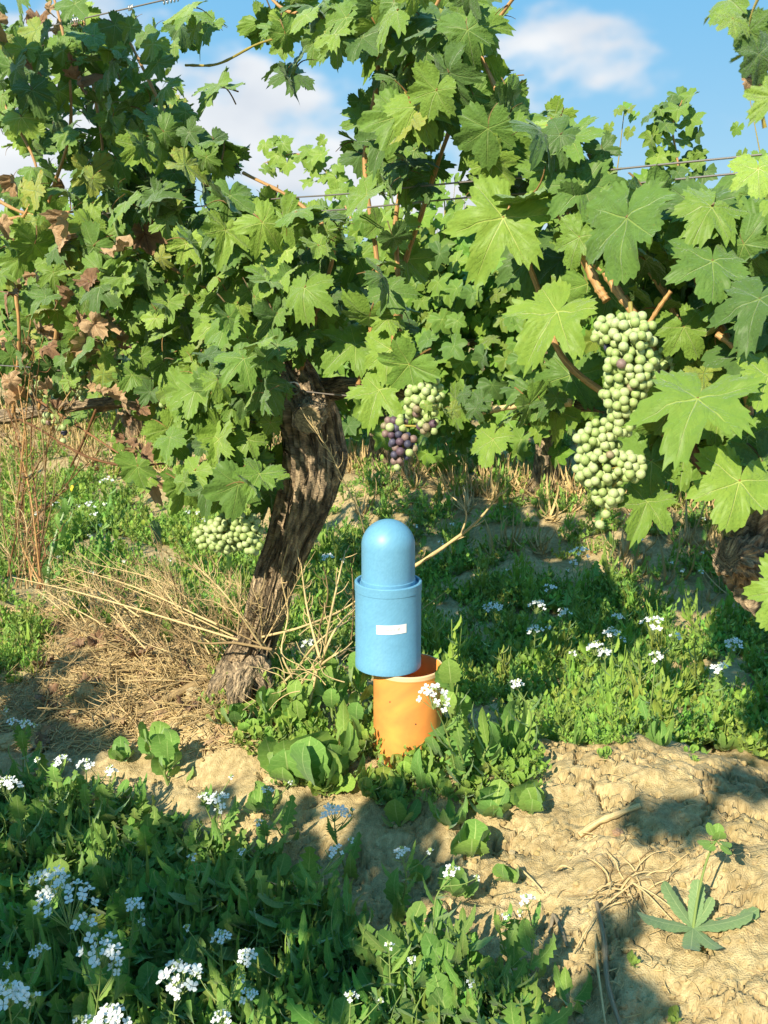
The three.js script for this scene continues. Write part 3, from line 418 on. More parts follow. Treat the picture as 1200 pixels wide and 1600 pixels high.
{ const p = R(448, 606, 0.07), w = base('wire_clip', p, 'bent shiny wire clip on the head of the old trunk', 'clip'); for (const [dx, r, mt] of [[-0.028, 0.011, M.wire], [0.013, 0.012, M.zinc]]) { const pts = []; for (let i = 0; i <= 18; i++) { const a = -2.4 + i / 18 * 5.2; pts.push(V(dx + Math.cos(a) * r, Math.sin(a) * r, i * 0.0012)); } part('loop', bar(pts, [0.002], { rad: 7, seg: 50 }), mt, w); } part('tail', bar([V(-0.055, 0.001, 0), V(-0.03, 0.001, 0.002)], [0.0018], { rad: 6 }), M.wire, w); }

// ---------------------------------------------------------------- orange pipe and the blue capped tube that stands on its rim
{
  const yAt = (px, py, depth) => { const d = ray(px, py); return EYE + d.y / -d.z * depth; };
  const foot = G(638, 1196), R0 = 0.0655, c = V(foot.x, 0, foot.z - R0); c.y = ground(c.x, c.z, false);
  const rim = yAt(640, 1060, -(c.z + R0)) - c.y;
  const pipe = base('orange_pipe', c, 'open orange plastic pipe standing in the weeds under the blue tube', 'pipe');
  const shell = new THREE.LatheGeometry([[0.0615, -0.12], [0.0615, rim - 0.001], [0.0622, rim], [0.0646, rim], [R0, rim - 0.0012], [R0, rim - 0.010], [R0 - 0.0006, rim - 0.0105], [R0 - 0.0006, -0.12]].map((q) => new THREE.Vector2(...q)), 96); shell.computeVertexNormals();
  const orMap = dataTex(512, 256, (u, v) => { const a = torus(u, v, 6, 41, 4), s = torus(u * 1, v * 1, 70, 44, 2) > 0.64 ? 0.8 : 1, k = (1 + a * 0.07) * s; return [244 * k, (155 + a * 8) * k, 80 * k]; });
  const om = new THREE.MeshPhysicalMaterial({ map: orMap, roughness: 0.42, clearcoat: 0.2, clearcoatRoughness: 0.3 });
  shell.clearGroups(); part('pipe_wall', toCreased(shell), om, pipe);
  const rimPale = new THREE.LatheGeometry([[0.0619, rim + 0.0006], [0.0648, rim + 0.0006], [R0 + 0.0004, rim - 0.0008], [R0 + 0.0004, rim - 0.0075], [R0 - 0.0004, rim - 0.0085]].map((q) => new THREE.Vector2(...q)), 96);
  part('cut_rim', toCreased(rimPale), new THREE.MeshStandardMaterial({ color: new THREE.Color().setRGB(0.86, 0.55, 0.3), roughness: 0.7 }), pipe);
  const dot = new THREE.SphereGeometry(0.0014, 8, 6); for (const [a, h] of [[-0.55, rim - 0.05], [0.2, rim - 0.09]]) { const m = part('dirt_speck', dot, plain(0.06, 0.05, 0.04, 1), pipe); m.position.set(Math.sin(a) * R0, h, Math.cos(a) * R0); m.scale.set(1, 1, 0.4); }

  const z0 = c.z + 0.002, sc = -(z0) / FPX, b = V(c.x - 0.0372, c.y + rim + 0.0012, z0), rb = 0.0615, rd = 0.0490;
  const bodyH = yAt(606, 922, -(z0 + rb)) - b.y, apex = yAt(603, 814, -(z0 + 0.012)) - b.y;
  const cap = base('blue_tube', b, 'light blue plastic tube with domed cap balanced on the orange pipe', 'capped tube');
  const blueMap = (seed) => dataTex(512, 256, (u, v) => { const a = torus(u, v, 7, seed, 5), f = torus(u, v, 60, seed + 4, 3), s = n2(u * 300, v * 6 + seed) * 0.012, k = 1 + a * 0.035 + f * 0.025 + s; return [103 * k + f * 5, 160 * k + f * 5, 194 * k + f * 4]; });
  const blue = (m) => new THREE.MeshPhysicalMaterial({ map: m, roughness: 0.5, clearcoat: 0.22, clearcoatRoughness: 0.4 });
  const lathe = (l) => toCreased(new THREE.LatheGeometry(l.map((q) => new THREE.Vector2(...q)), 128));
  const bm = blue(blueMap(51)), bd = blue(blueMap(61));
  part('tube_body', lathe([[rb - 0.006, 0.0], [rb - 0.0012, 0.0], [rb, 0.0012], [rb, 0.014], [rb - 0.0005, 0.0152], [rb - 0.0005, bodyH - 0.0175], [rb + 0.0003, bodyH - 0.0165], [rb + 0.0003, bodyH - 0.0015], [rb - 0.0012, bodyH], [rb - 0.0042, bodyH], [rb - 0.0052, bodyH - 0.001], [rb - 0.0052, bodyH - 0.006], [0.0, bodyH - 0.006]]), bm, cap);
  part('base_plate', lathe([[0.0, -0.0006], [rb - 0.008, -0.0006], [rb - 0.0065, 0.002]]), plain(0.05, 0.09, 0.13, 0.6), cap);
  const dome = [[rd + 0.0012, bodyH - 0.0062], [rd + 0.0012, bodyH + 0.003]]; const st = apex - rd * 0.98; dome.push([rd, bodyH + 0.004]); for (let i = 0; i <= 30; i++) { const a = i / 30 * Math.PI / 2; dome.push([Math.max(0, rd * Math.cos(a)), st + rd * 0.98 * Math.sin(a)]); }
  part('dome_cap', lathe(dome), bd, cap);
  // paper label: bent round the tube
  const a0 = -0.355, a1 = 0.56, l0 = yAt(612, 992, -(z0 + rb)) - b.y, l1 = yAt(612, 978, -(z0 + rb)) - b.y, lp = [], lu = [], li = [];
  for (let i = 0; i <= 24; i++) for (const t of [0, 1]) { const a = a0 + (a1 - a0) * i / 24; lp.push(Math.sin(a) * (rb + 0.0003), l0 + (l1 - l0) * t + 0.0011 * (i / 24), Math.cos(a) * (rb + 0.0003)); lu.push(i / 24, t); }
  for (let i = 0; i < 24; i++) { const k = i * 2; li.push(k, k + 2, k + 1, k + 1, k + 2, k + 3); }
  const lg = new THREE.BufferGeometry(); lg.setAttribute('position', new THREE.Float32BufferAttribute(lp, 3)); lg.setAttribute('uv', new THREE.Float32BufferAttribute(lu, 2)); lg.setIndex(li); lg.computeVertexNormals();
  const lt = canvasTex(512, 120, (x, w, h) => { x.fillStyle = '#f6f4f2'; x.fillRect(0, 0, w, h); x.fillStyle = '#8d838c'; x.font = 'bold 46px sans-serif'; x.fillText('Jino.a +l:l df', 130, 76); });
  part('label', lg, new THREE.MeshStandardMaterial({ map: lt, roughness: 0.7, side: THREE.DoubleSide }), cap).userData.label = 'small white paper label with faint grey lettering';
}
function toCreased(g) { // hard edges where the profile turns sharply
  const p = g.parameters ? g.parameters.points : null; if (!p) return g;
  const out = [], n = p.length, seg = g.parameters.segments, pos = [], uv = [], nor = [], idx = [], len = [0]; for (let i = 1; i < n; i++) len.push(len[i - 1] + p[i].distanceTo(p[i - 1]));
  const T = []; for (let i = 0; i < n - 1; i++) T.push(p[i + 1].clone().sub(p[i]).normalize());
  const N = (t) => new THREE.Vector2(t.y, -t.x);
  for (let i = 0; i < n - 1; i++) {
    const na = i > 0 && T[i].dot(T[i - 1]) > 0.8 ? N(T[i]).add(N(T[i - 1])).normalize() : N(T[i]), nb = i < n - 2 && T[i].dot(T[i + 1]) > 0.8 ? N(T[i]).add(N(T[i + 1])).normalize() : N(T[i]);
    const s = pos.length / 3;
    for (let k = 0; k <= seg; k++) { const a = k / seg * 2 * Math.PI, S = Math.sin(a), C = Math.cos(a); for (const [q, m, l] of [[p[i], na, len[i]], [p[i + 1], nb, len[i + 1]]]) { pos.push(q.x * S, q.y, q.x * C); nor.push(m.x * S, m.y, m.x * C); uv.push(k / seg, l / 0.4); } }
    for (let k = 0; k < seg; k++) { const a = s + k * 2; idx.push(a, a + 2, a + 1, a + 1, a + 2, a + 3); }
  }
  const o = new THREE.BufferGeometry(); o.setAttribute('position', new THREE.Float32BufferAttribute(pos, 3)); o.setAttribute('normal', new THREE.Float32BufferAttribute(nor, 3)); o.setAttribute('uv', new THREE.Float32BufferAttribute(uv, 2)); o.setIndex(idx); return o;
}

// ---------------------------------------------------------------- weeds
const weedMap = (c0, c1, mid) => canvasTex(128, 256, (c, W, H) => { c.fillStyle = c0; c.fillRect(0, 0, W, H); for (let i = 0; i < 900; i++) { c.globalAlpha = 0.25; c.fillStyle = pick([c0, c1, c1]); c.beginPath(); c.ellipse(rnd() * W, rnd() * H, rr(1, 6), rr(1, 8), rnd() * 3, 0, 7); c.fill(); } c.globalAlpha = 1; c.strokeStyle = mid; c.lineWidth = 5; c.beginPath(); c.moveTo(W / 2, 0); c.lineTo(W / 2, H); c.stroke(); c.lineWidth = 1.4; c.globalAlpha = 0.7; for (let k = 1; k < 9; k++) for (const s of [-1, 1]) { c.beginPath(); c.moveTo(W / 2, H - k * 26); c.lineTo(W / 2 + s * W * 0.45, H - k * 26 - 34); c.stroke(); } c.globalAlpha = 1; });
const wm1 = weedMap('#719a42', '#87b054', '#b0c47c'), wm2 = weedMap('#86a548', '#9dba5a', '#bac984'), wm3 = weedMap('#7f9c78', '#96ae8a', '#b5c4a2');
const weedMat = (map, r, g, b) => new THREE.MeshPhysicalMaterial({ map, color: new THREE.Color().setRGB(r, g, b), side: THREE.DoubleSide, roughness: 0.9, transmission: 0.3, thickness: 0, clearcoat: 0.08, clearcoatRoughness: 0.5 });
M.weed = [weedMat(wm1, 0.72, 0.82, 0.66), weedMat(wm1, 0.9, 0.95, 0.75), weedMat(wm2, 0.85, 0.9, 0.68), weedMat(wm2, 0.68, 0.8, 0.6)];
M.weedGrey = weedMat(wm3, 0.9, 0.92, 0.6); M.cover = weedMat(wm1, 1, 1, 1); M.cover2 = weedMat(wm2, 0.84, 0.86, 0.86);
M.stem = plain(0.20, 0.27, 0.07, 0.7); M.stemRed = plain(0.2, 0.17, 0.07, 0.7);
M.petal = new THREE.MeshPhysicalMaterial({ color: new THREE.Color().setRGB(0.84, 0.84, 0.82), roughness: 0.9, transmission: 0.25, thickness: 0, side: THREE.DoubleSide });
M.yellowPetal = plain(0.75, 0.6, 0.04, 0.8, { side: THREE.DoubleSide }); M.bud = plain(0.3, 0.38, 0.12, 0.8);
// leaf blade along +y, face +z: outline w(t), bend, fold
function blade({ len = 0.07, wid = 0.02, n = 7, bend = 0.5, fold = 0.3, shape = 'lance', teeth = 0, twist = 0, seed = 1 }) {
  const rn = lcg(seed * 131 + 7), pos = [], uv = [], idx = []; let y = 0, z = 0;
  for (let i = 0; i <= n; i++) {
    const t = i / n, a = bend * t * t; if (i) { y += Math.cos(a) * len / n; z -= Math.sin(a) * len / n; }
    let w = shape === 'lance' ? Math.pow(Math.sin(Math.PI * Math.pow(t, 0.75) * 0.97 + 0.03), 0.9) : shape === 'spoon' ? (t < 0.35 ? 0.13 + 0.25 * t : Math.pow(Math.sin(Math.PI * clamp((t - 0.2) / 0.8, 0, 1) * 0.96), 0.6)) : shape === 'oblong' ? (t < 0.3 ? 0.3 + 1.6 * t : t < 0.8 ? 0.85 : Math.sqrt(Math.max(0.01, 1 - ((t - 0.8) / 0.2) ** 2)) * 0.85) : shape === 'lobed' ? (0.25 + 0.75 * Math.sin(Math.PI * Math.pow(t, 0.8))) * (i % 2 ? 1.1 : 0.5) : Math.pow(1 - t, 0.6) * (0.5 + 0.5 * Math.min(1, t * 5));
    if (i === n) w = 0.02; w *= 1 + teeth * (i % 2 ? 1 : -1) * (0.6 + 0.8 * rn()); const W = wid * w, tw = twist * t;
    for (const s of [-1, 0, 1]) { const x = s * W * (1 + 0.1 * rn()), f = Math.abs(s) * W * fold + (s ? W * 0.15 * (rn() - 0.5) : 0); pos.push(x * Math.cos(tw), y + f * Math.sin(a), z + f * Math.cos(a) + x * Math.sin(tw)); uv.push(0.5 + s * 0.48, t); }
  }
  for (let i = 0; i < n; i++) for (const k of [0, 1]) { const a = i * 3 + k; idx.push(a, a + 1, a + 3, a + 1, a + 4, a + 3); }
  const g = new THREE.BufferGeometry(); g.setAttribute('position', new THREE.Float32BufferAttribute(pos, 3)); g.setAttribute('uv', new THREE.Float32BufferAttribute(uv, 2)); g.setIndex(idx); g.computeVertexNormals(); return g;
}
const BL = { lance: [], spoon: [], lobed: [], grass: [] };
for (let i = 0; i < 4; i++) {
  BL.lance.push(blade({ len: 1, wid: 0.085 + 0.025 * i, bend: 0.4 + 0.3 * i, n: 11, fold: 0.2 + 0.1 * i, teeth: 0.12, seed: i })); BL.spoon.push(blade({ len: 1, wid: 0.22 + 0.04 * i, n: 13, bend: 0.3 + 0.3 * i, fold: 0.12, shape: 'spoon', teeth: 0.06, seed: i + 9 }));
  BL.lobed.push(blade({ len: 1, wid: 0.2 + 0.03 * i, n: 12, bend: 0.4 + 0.25 * i, fold: 0.15, shape: 'lobed', seed: i + 19 })); BL.grass.push(blade({ len: 1, wid: 0.028 + 0.008 * i, n: 7, bend: 0.5 + 0.4 * i, fold: 0.4, shape: 'grass', twist: 0.8, seed: i + 29 }));
}
// matrix of a blade rooted at p, turned AZ round the upright, leaning EL from the upright
const bladeM = (p, az, el, len, wide = 1, roll = 0) => new THREE.Matrix4().compose(p, new THREE.Quaternion().setFromEuler(new THREE.Euler(el, az, roll, 'YXZ')), V(len * wide, len, len));
function putBlade(name, geo, mat, parent, m) { const o = part(name, geo, mat, parent); m.decompose(o.position, o.quaternion, o.scale); return o; }
function petals() { const l = []; for (let k = 0; k < 4; k++) { const sh = new THREE.Shape(); sh.moveTo(0.06, 0); sh.bezierCurveTo(0.3, -0.5, 1.05, -0.55, 1, 0); sh.bezierCurveTo(1.05, 0.55, 0.3, 0.5, 0.06, 0); const g = new THREE.ShapeGeometry(sh, 3); const p = g.attributes.position; for (let i = 0; i < p.count; i++) { const x = p.getX(i), y = p.getY(i); p.setZ(i, 0.28 * x * x - 0.25 * y * y); } g.rotateZ(k * Math.PI / 2 + (k % 2) * 0.12); l.push(g); } const m = mergeGeometries(l); m.computeVertexNormals(); return m; }
const PETALS = petals(), EYEGEO = new THREE.IcosahedronGeometry(0.2, 1);
// one head: flowers in a loose dome at c; each flower a part's piece on near plants, joined on far ones
function flowerHead(parent, c, r, nFl, split, dir = V(0, 1, 0)) {
  const fs = Math.min(0.0075, r * 0.42), gl = [], st = [], bd = [];
  const items = []; for (let i = 0; i < nFl; i++) { const a = i * 2.4 + rnd(), q = Math.sqrt((i + 0.5) / nFl), p = c.clone().add(V(Math.cos(a) * r * q, r * 0.55 * (1 - q * q) + rr(-0.2, 0.2) * r, Math.sin(a) * r * q)); items.push([p, V(Math.cos(a) * q * 0.8, 0.75, Math.sin(a) * q * 0.8).addScaledVector(sunDir, 0.5).add(V(rr(-0.3, 0.3), rr(-0.2, 0.2), rr(-0.3, 0.3))).normalize()]); }
  const foot = c.clone().addScaledVector(dir, -r * 0.9);
  for (const [p] of items) st.push(bar([foot, p], [0.0006, 0.0005], { rad: 4, seg: 1 }));
  for (let i = 0; i < 5; i++) bd.push(new THREE.IcosahedronGeometry(0.0016, 1).scale(1, 1.6, 1).translate(c.x + rr(-0.3, 0.3) * r, c.y + r * rr(0.4, 0.8), c.z + rr(-0.3, 0.3) * r));
  const h = part('flower_head', mergeGeometries([...st, ...bd].map((g) => g.index ? g.toNonIndexed() : g)), M.bud, parent);
  for (const [p, n] of items) { const m = new THREE.Matrix4().compose(p, new THREE.Quaternion().setFromUnitVectors(V(0, 0, 1), n).multiply(new THREE.Quaternion().setFromAxisAngle(V(0, 0, 1), rnd() * 6)), V(1, 1, 1).multiplyScalar(fs * rr(0.8, 1.15))); if (split) putBlade('flower', PETALS, M.petal, h, m); else gl.push(PETALS.clone().applyMatrix4(m)); }
  if (gl.length) part('flower', mergeGeometries(gl), M.petal, h);
  return h;
}
// a white flowering weed whose head shows at the given pixel, h metres above the soil
function flowerWeed(px, py, rpx, h, label, { group = 'white flowering weeds', extra = 1, leaves = 6 } = {}) {
  const c = G(px, py, h), dist = c.distanceTo(camera.position), r = Math.max(0.007, rpx / FPX * dist * 0.85), lean = V(rr(-0.25, 0.25) * h, 0, rr(-0.25, 0.2) * h);
  const f = V(c.x + lean.x, 0, c.z + lean.z); f.y = ground(f.x, f.z);
  const o = base('flowering_weed', f, label, 'flowering weed', group), top1 = c.clone().sub(f), mid = top1.clone().multiplyScalar(0.5).add(V(rr(-0.02, 0.02), 0.02, rr(-0.02, 0.02)));
  part('stem', bar([V(0, -0.01, 0), mid, top1.clone().add(V(0, -r * 0.5, 0))], [0.0014, 0.0014, 0.0009], { rad: 5, seg: 8 }), M.stem, o);
  flowerHead(o, top1, r, clamp(Math.round(rpx * 0.55), 4, 18), rpx >= 11);
  for (let k = 0; k < extra; k++) { const q = rr(0.45, 0.75), p0 = mid.clone().lerp(top1, q - 0.3), p1 = p0.clone().add(V(rr(-0.05, 0.05), rr(0.03, 0.06) * (0.4 + h * 3), rr(-0.03, 0.03))); part('stem', bar([p0, p0.clone().lerp(p1, 0.5).add(V(rr(-0.006, 0.006), -0.004, 0)), p1], [0.001, 0.0009, 0.0006], { rad: 4, seg: 5 }), M.stem, o); flowerHead(o, p1, r * 0.5, 4, false); }
  for (let k = 0; k < leaves; k++) { const q = k / leaves * 0.75, p = q < 0.5 ? V().lerp(mid, q * 2) : mid.clone().lerp(top1, (q - 0.5) * 2); putBlade('leaf', pick(k % 2 ? BL.lobed : BL.lance), pick(M.weed), o, bladeM(p, k * 2.4 + rnd(), rr(0.5, 1.2), (0.05 + 0.35 * h) * rr(0.5, 0.9) * (1 - q * 0.6), rr(0.8, 1.2))); }
  for (let k = 0; k < 5; k++) { const q = rr(0.5, 0.92), p = mid.clone().lerp(top1, q * 2 - 1 < 0 ? 0 : q * 2 - 1), a = rnd() * 6; part('pod', bar([p, p.clone().add(V(Math.cos(a) * 0.016, 0.008, Math.sin(a) * 0.016))], [0.0007, 0.0008], { rad: 4, seg: 1 }), M.stem, o); }
  return o;
}
const BIG = [
  [105, 1412, 52, 0.27, 'white-flowered weed with the largest, brightest flower cluster, at the front left'], [78, 1380, 32, 0.22, 'white-flowered weed just behind and left of the largest flower cluster'], [158, 1488, 34, 0.24, 'white-flowered weed right below the largest flower cluster'], [62, 1488, 14, 0.2, 'white-flowered weed with a small head left below the largest cluster'],
  [210, 1414, 15, 0.2, 'small upright white-flowered weed right of the largest flower cluster'], [282, 1528, 36, 0.24, 'white-flowered weed with a broad loose head at the bottom edge'], [345, 1466, 15, 0.2, 'white-flowered weed with a two-lobed head above the broad loose bottom head'], [384, 1496, 17, 0.2, 'white-flowered weed with a lopsided head right of the two-lobed head'],
  [388, 1556, 15, 0.2, 'lowest white-flowered weed below the lopsided head'], [172, 1596, 30, 0.24, 'white-flowered weed cut by the bottom edge under the largest cluster'], [12, 1555, 26, 0.3, 'blurred white-flowered weed in the bottom left corner'], [345, 1592, 16, 0.22, 'white-flowered weed cut by the bottom edge, right of the broad loose head'],
  [18, 1130, 10, 0.17, 'left of two slim white-flowered weeds by the left edge on bare soil'], [39, 1132, 10, 0.17, 'right of two slim white-flowered weeds by the left edge on bare soil'], [10, 1228, 22, 0.2, 'white-flowered weed with a wide head touching the left edge'], [97, 1190, 14, 0.17, 'white-flowered weed below the pair at the left edge'],
  [134, 1196, 14, 0.17, 'bushy white-flowered weed below the tan clod'], [172, 1208, 11, 0.15, 'white-flowered weed on a straight pale stem right of the bushy one'], [342, 1252, 18, 0.16, 'pale loose white-flowered weed in half shade on the soil patch'], [318, 1246, 11, 0.14, 'small-headed white-flowered weed left of the pale loose one'],
  [415, 1235, 11, 0.13, 'white-flowered weed with a round head before the pipe weeds, over bare soil'], [404, 1285, 9, 0.14, 'white-flowered weed low under the round-headed one'], [522, 1270, 20, 0.12, 'white-flowered weed with a shaded flat head below the broad leaf clump'], [524, 1330, 13, 0.15, 'white-flowered weed facing forward over the cracked dark soil'],
  [628, 1332, 13, 0.13, 'white-flowered weed below the orange pipe'], [706, 1362, 13, 0.12, 'white-flowered weed bent over beside two round leaves'], [824, 1408, 13, 0.14, 'rightmost foreground white-flowered weed, over shaded soil'], [790, 1432, 9, 0.12, 'tiny white-flowered weed under the rightmost foreground head'],
  [608, 1478, 8, 0.15, 'left one of two tiny white heads in the dark bottom greenery'], [644, 1502, 9, 0.15, 'right one of two tiny white heads in the dark bottom greenery'], [548, 1558, 11, 0.16, 'white-flowered weed deep in shade near the bottom middle'], [736, 1536, 8, 0.13, 'white-flowered weed low in shade at the edge of the bare bank'], [300, 1340, 9, 0.2, 'thin white-flowered weed amid dark greenery left of the soil patch'], [378, 1332, 9, 0.18, 'leaning white-flowered weed with one open flower in dark greenery'],
  [678, 1088, 19, 0.22, 'white-flowered weed whose head overlaps the orange pipe'],
  [906, 865, 12, 0.24, 'tall white-flowered weed standing under the long grape bunch'], [772, 950, 12, 0.14, 'white-flowered weed nearest right of the blue tube'], [838, 947, 11, 0.15, 'white-flowered weed level with the blue tube, leftmost of a pair'], [882, 957, 8, 0.14, 'small white-flowered weed right of the level pair'], [836, 985, 10, 0.12, 'white-flowered weed right under the level pair'],
  [930, 1012, 11, 0.13, 'left one of two rounded white heads right of the pipe'], [945, 1022, 9, 0.12, 'right one of two rounded white heads right of the pipe'], [955, 990, 10, 0.14, 'white-flowered weed above the two rounded heads'], [1020, 976, 15, 0.17, 'white-flowered weed with the widest head in the right greenery'], [1024, 1028, 9, 0.13, 'white-flowered weed directly under the widest right head'],
  [1146, 1006, 11, 0.15, 'white-flowered weed near the right edge below the old stump'], [1124, 1044, 9, 0.13, 'white-flowered weed lower left of the one near the right edge'], [808, 1070, 8, 0.12, 'white-flowered weed low in shade right of the orange pipe'], [858, 920, 8, 0.13, 'white-flowered weed between the level pair and the tall one'], [965, 965, 7, 0.13, 'smallest white head between the tall weed and the widest head'],
  [482, 1006, 8, 0.13, 'white-flowered weed between old trunk and blue tube'], [510, 872, 8, 0.2, 'white-flowered weed behind the dry stalks right of the trunk'], [360, 858, 8, 0.2, 'white-flowered weed behind the small green bunch by the trunk'],
  [168, 750, 10, 0.2, 'white-flowered weed in the alley under the brown leaves'], [140, 790, 10, 0.2, 'white-flowered weed left behind the dry straw weed'], [146, 806, 9, 0.18, 'bright white-flowered weed just below the left alley head'], [86, 788, 8, 0.2, 'white-flowered weed beside the tall bud-topped thistle'], [60, 803, 7, 0.2, 'white-flowered weed next to the dead red-brown bush']];
for (const [x, y, r, h, l] of BIG) flowerWeed(x, y, y < 1100 && x > 440 ? r * 1.5 : r, y < 1100 && x > 700 ? h + 0.035 : h, l, { extra: r > 9 ? 1 : 0, leaves: y > 1100 ? 7 : 4 });
for (let i = 0; i < 34; i++) flowerWeed(i < 14 ? rr(90, 420) : rr(500, 1190), rr(790, 900), rr(3.5, 6), rr(0.12, 0.22), 'tiny white-flowered weed scattered in the greenery of the alley behind', { group: 'tiny white flowers of the alley', extra: 0, leaves: 2 });

// leafy weeds that can be told apart round the pipe and on the bank
function leafyWeed(px, py, { n = 8, len = 0.08, kind = 'spoon', wide = 1, el = [0.5, 1.15], mat, label, stemH = 0, cat = 'leafy weed', name = 'leafy_weed', az0 = rnd() * 6 }) {
  const o = base(name, G(px, py), label, cat, 'leafy weeds by the pipe'); o.position.y = ground(o.position.x, o.position.z) - 0.002;
  if (stemH) part('stem', bar([V(0, -0.01, 0), V(rr(-0.01, 0.01), stemH * 0.5, rr(-0.01, 0.01)), V(rr(-0.02, 0.02), stemH, rr(-0.02, 0.02))], [0.003, 0.0024, 0.0014], { rad: 6, seg: 8 }), M.stem, o);
  for (let k = 0; k < n; k++) putBlade('leaf', pick(BL[kind]), mat || pick(M.weed), o, bladeM(V(0, stemH * k / n, 0), az0 + k * 2.4 + rr(-0.3, 0.3), rr(el[0], el[1]) * (stemH ? 1.1 - 0.5 * k / n : 1), len * rr(0.65, 1.15), wide * rr(0.85, 1.15), rr(-0.2, 0.2)));
  return o;
}
for (const [x, y, o] of [
  [500, 1240, { n: 9, len: 0.12, kind: 'spoon', el: [0.2, 0.9], label: 'broad-leaved weed with one long pale leaf left of the pipe foot' }], [452, 1215, { n: 8, len: 0.09, label: 'leafy weed at the left end of the clump by the pipe' }], [540, 1215, { n: 10, len: 0.09, kind: 'lance', stemH: 0.07, label: 'upright weed tight against the left foot of the pipe' }], [560, 1150, { n: 12, len: 0.06, stemH: 0.14, label: 'taller leafy weed touching the left side of the pipe' }], [520, 1130, { n: 12, len: 0.06, stemH: 0.12, kind: 'spoon', label: 'bushy weed between trunk and pipe, behind the clump' }], [470, 1140, { n: 11, len: 0.06, stemH: 0.08, label: 'leafy weed between the trunk roots and the pipe' }], [420, 1130, { n: 11, len: 0.055, stemH: 0.05, label: 'leafy weed against the right side of the trunk roots' }], [370, 1140, { n: 9, len: 0.055, stemH: 0.03, label: 'low leafy weed right under the trunk roots' }],
  [610, 1250, { n: 7, len: 0.055, kind: 'spoon', wide: 1.3, label: 'dark round-leaved weed right in front of the pipe foot' }], [660, 1235, { n: 8, len: 0.065, kind: 'lance', stemH: 0.03, label: 'pointed-leaved weed at the right front of the pipe' }], [720, 1245, { n: 12, len: 0.065, kind: 'lobed', stemH: 0.11, el: [0.5, 1.2], label: 'tall dark weed with toothed leaves right of the pipe' }], [705, 1190, { n: 9, len: 0.08, stemH: 0.16, kind: 'spoon', label: 'stemmed weed beside the right wall of the pipe' }], [760, 1220, { n: 9, len: 0.09, kind: 'lance', stemH: 0.07, label: 'weed with long pointed leaves right of the toothed one' }], [800, 1190, { n: 9, len: 0.085, kind: 'lance', stemH: 0.05, label: 'spreading dark-leaved weed at the lip of the bank' }], [830, 1275, { n: 6, len: 0.06, kind: 'spoon', wide: 1.4, el: [0.3, 0.9], label: 'small round-leaved weed casting a shadow on the bare bank' }], [770, 1275, { n: 8, len: 0.07, kind: 'spoon', wide: 1.2, label: 'broad-leaved weed left of the small shadow-casting one' }], [700, 1290, { n: 6, len: 0.07, kind: 'lance', wide: 1.5, label: 'weed with one bright hanging leaf below the pipe' }], [625, 1290, { n: 6, len: 0.06, kind: 'spoon', label: 'low weed in shade below the pipe front' }], [735, 1345, { n: 6, len: 0.055, kind: 'spoon', wide: 1.6, el: [0.6, 1.1], label: 'round-leaved weed on the dark soil, two big discs' }], [710, 1400, { n: 6, len: 0.06, kind: 'spoon', wide: 1.4, label: 'weed with round leaves under the bent white flower' }], [790, 1378, { n: 5, len: 0.035, kind: 'spoon', wide: 1.5, label: 'tiny seedling with four round leaves on the bank' }], [650, 1380, { n: 6, len: 0.05, kind: 'spoon', label: 'small weed on shaded soil under the pipe weeds' }],
  [240, 1190, { n: 9, len: 0.06, kind: 'spoon', stemH: 0.04, label: 'leafy weed on the bare soil left of the clump' }], [265, 1225, { n: 9, len: 0.06, kind: 'spoon', stemH: 0.06, label: 'leafy weed just below the one on bare soil' }], [190, 1190, { n: 7, len: 0.05, kind: 'spoon', label: 'low rosette left of the leafy weed on bare soil' }], [400, 1265, { n: 7, len: 0.055, kind: 'spoon', label: 'small weed before the broad-leaved clump' }],
  [890, 1560, { n: 5, len: 0.06, kind: 'lance', wide: 1.3, el: [0.8, 1.3], label: 'bright green seedling at the bottom by the grey stem' }], [1130, 1170, { n: 8, len: 0.06, kind: 'spoon', label: 'weed on top of the bank at the right' }], [1030, 1160, { n: 8, len: 0.06, kind: 'lance', label: 'weed with narrow leaves on top of the bank' }], [900, 1165, { n: 7, len: 0.09, kind: 'grass', el: [0.1, 0.7], label: 'grass tuft on the lip of the bank' }]]) leafyWeed(x, y, o);

// ribbed rosette with a bent flower stalk on the sunny bank
{
  const o = base('rosette_weed', G(1082, 1462), 'grey-green ribbed rosette with a nodding stalk on the sunny bank', 'rosette weed'); o.position.y = ground(o.position.x, o.position.z) + 0.008;
  const rb = blade({ len: 1, wid: 0.17, n: 18, bend: 0.35, fold: 0.2, shape: 'oblong', teeth: 0.08, seed: 77 });
  for (const [az, el, l] of [[-1.45, 1.35, 0.088], [1.3, 1.25, 0.085], [1.6, 1.4, 0.095], [0.25, 1.5, 0.066], [-0.35, 1.5, 0.072], [-2.5, 1.0, 0.07], [2.75, 0.7, 0.065], [2.1, 0.9, 0.05]]) putBlade('leaf', rb, M.weedGrey, o, bladeM(V(0, 0.004, 0), az, el, l, 1.05));
  part('stem', bar([V(0, 0, 0), V(0.008, 0.05, -0.012), V(0.02, 0.1, -0.02), V(0.028, 0.128, -0.016)], [0.0022, 0.0018, 0.0013], { rad: 6, seg: 12 }), M.stem, o);
  for (let k = 0; k < 7; k++) putBlade('bract', pick(BL.spoon), M.weed[3], o, bladeM(V(0.028, 0.128, -0.016), k * 0.9, rr(0.6, 2.2), 0.026, 1.2));
}
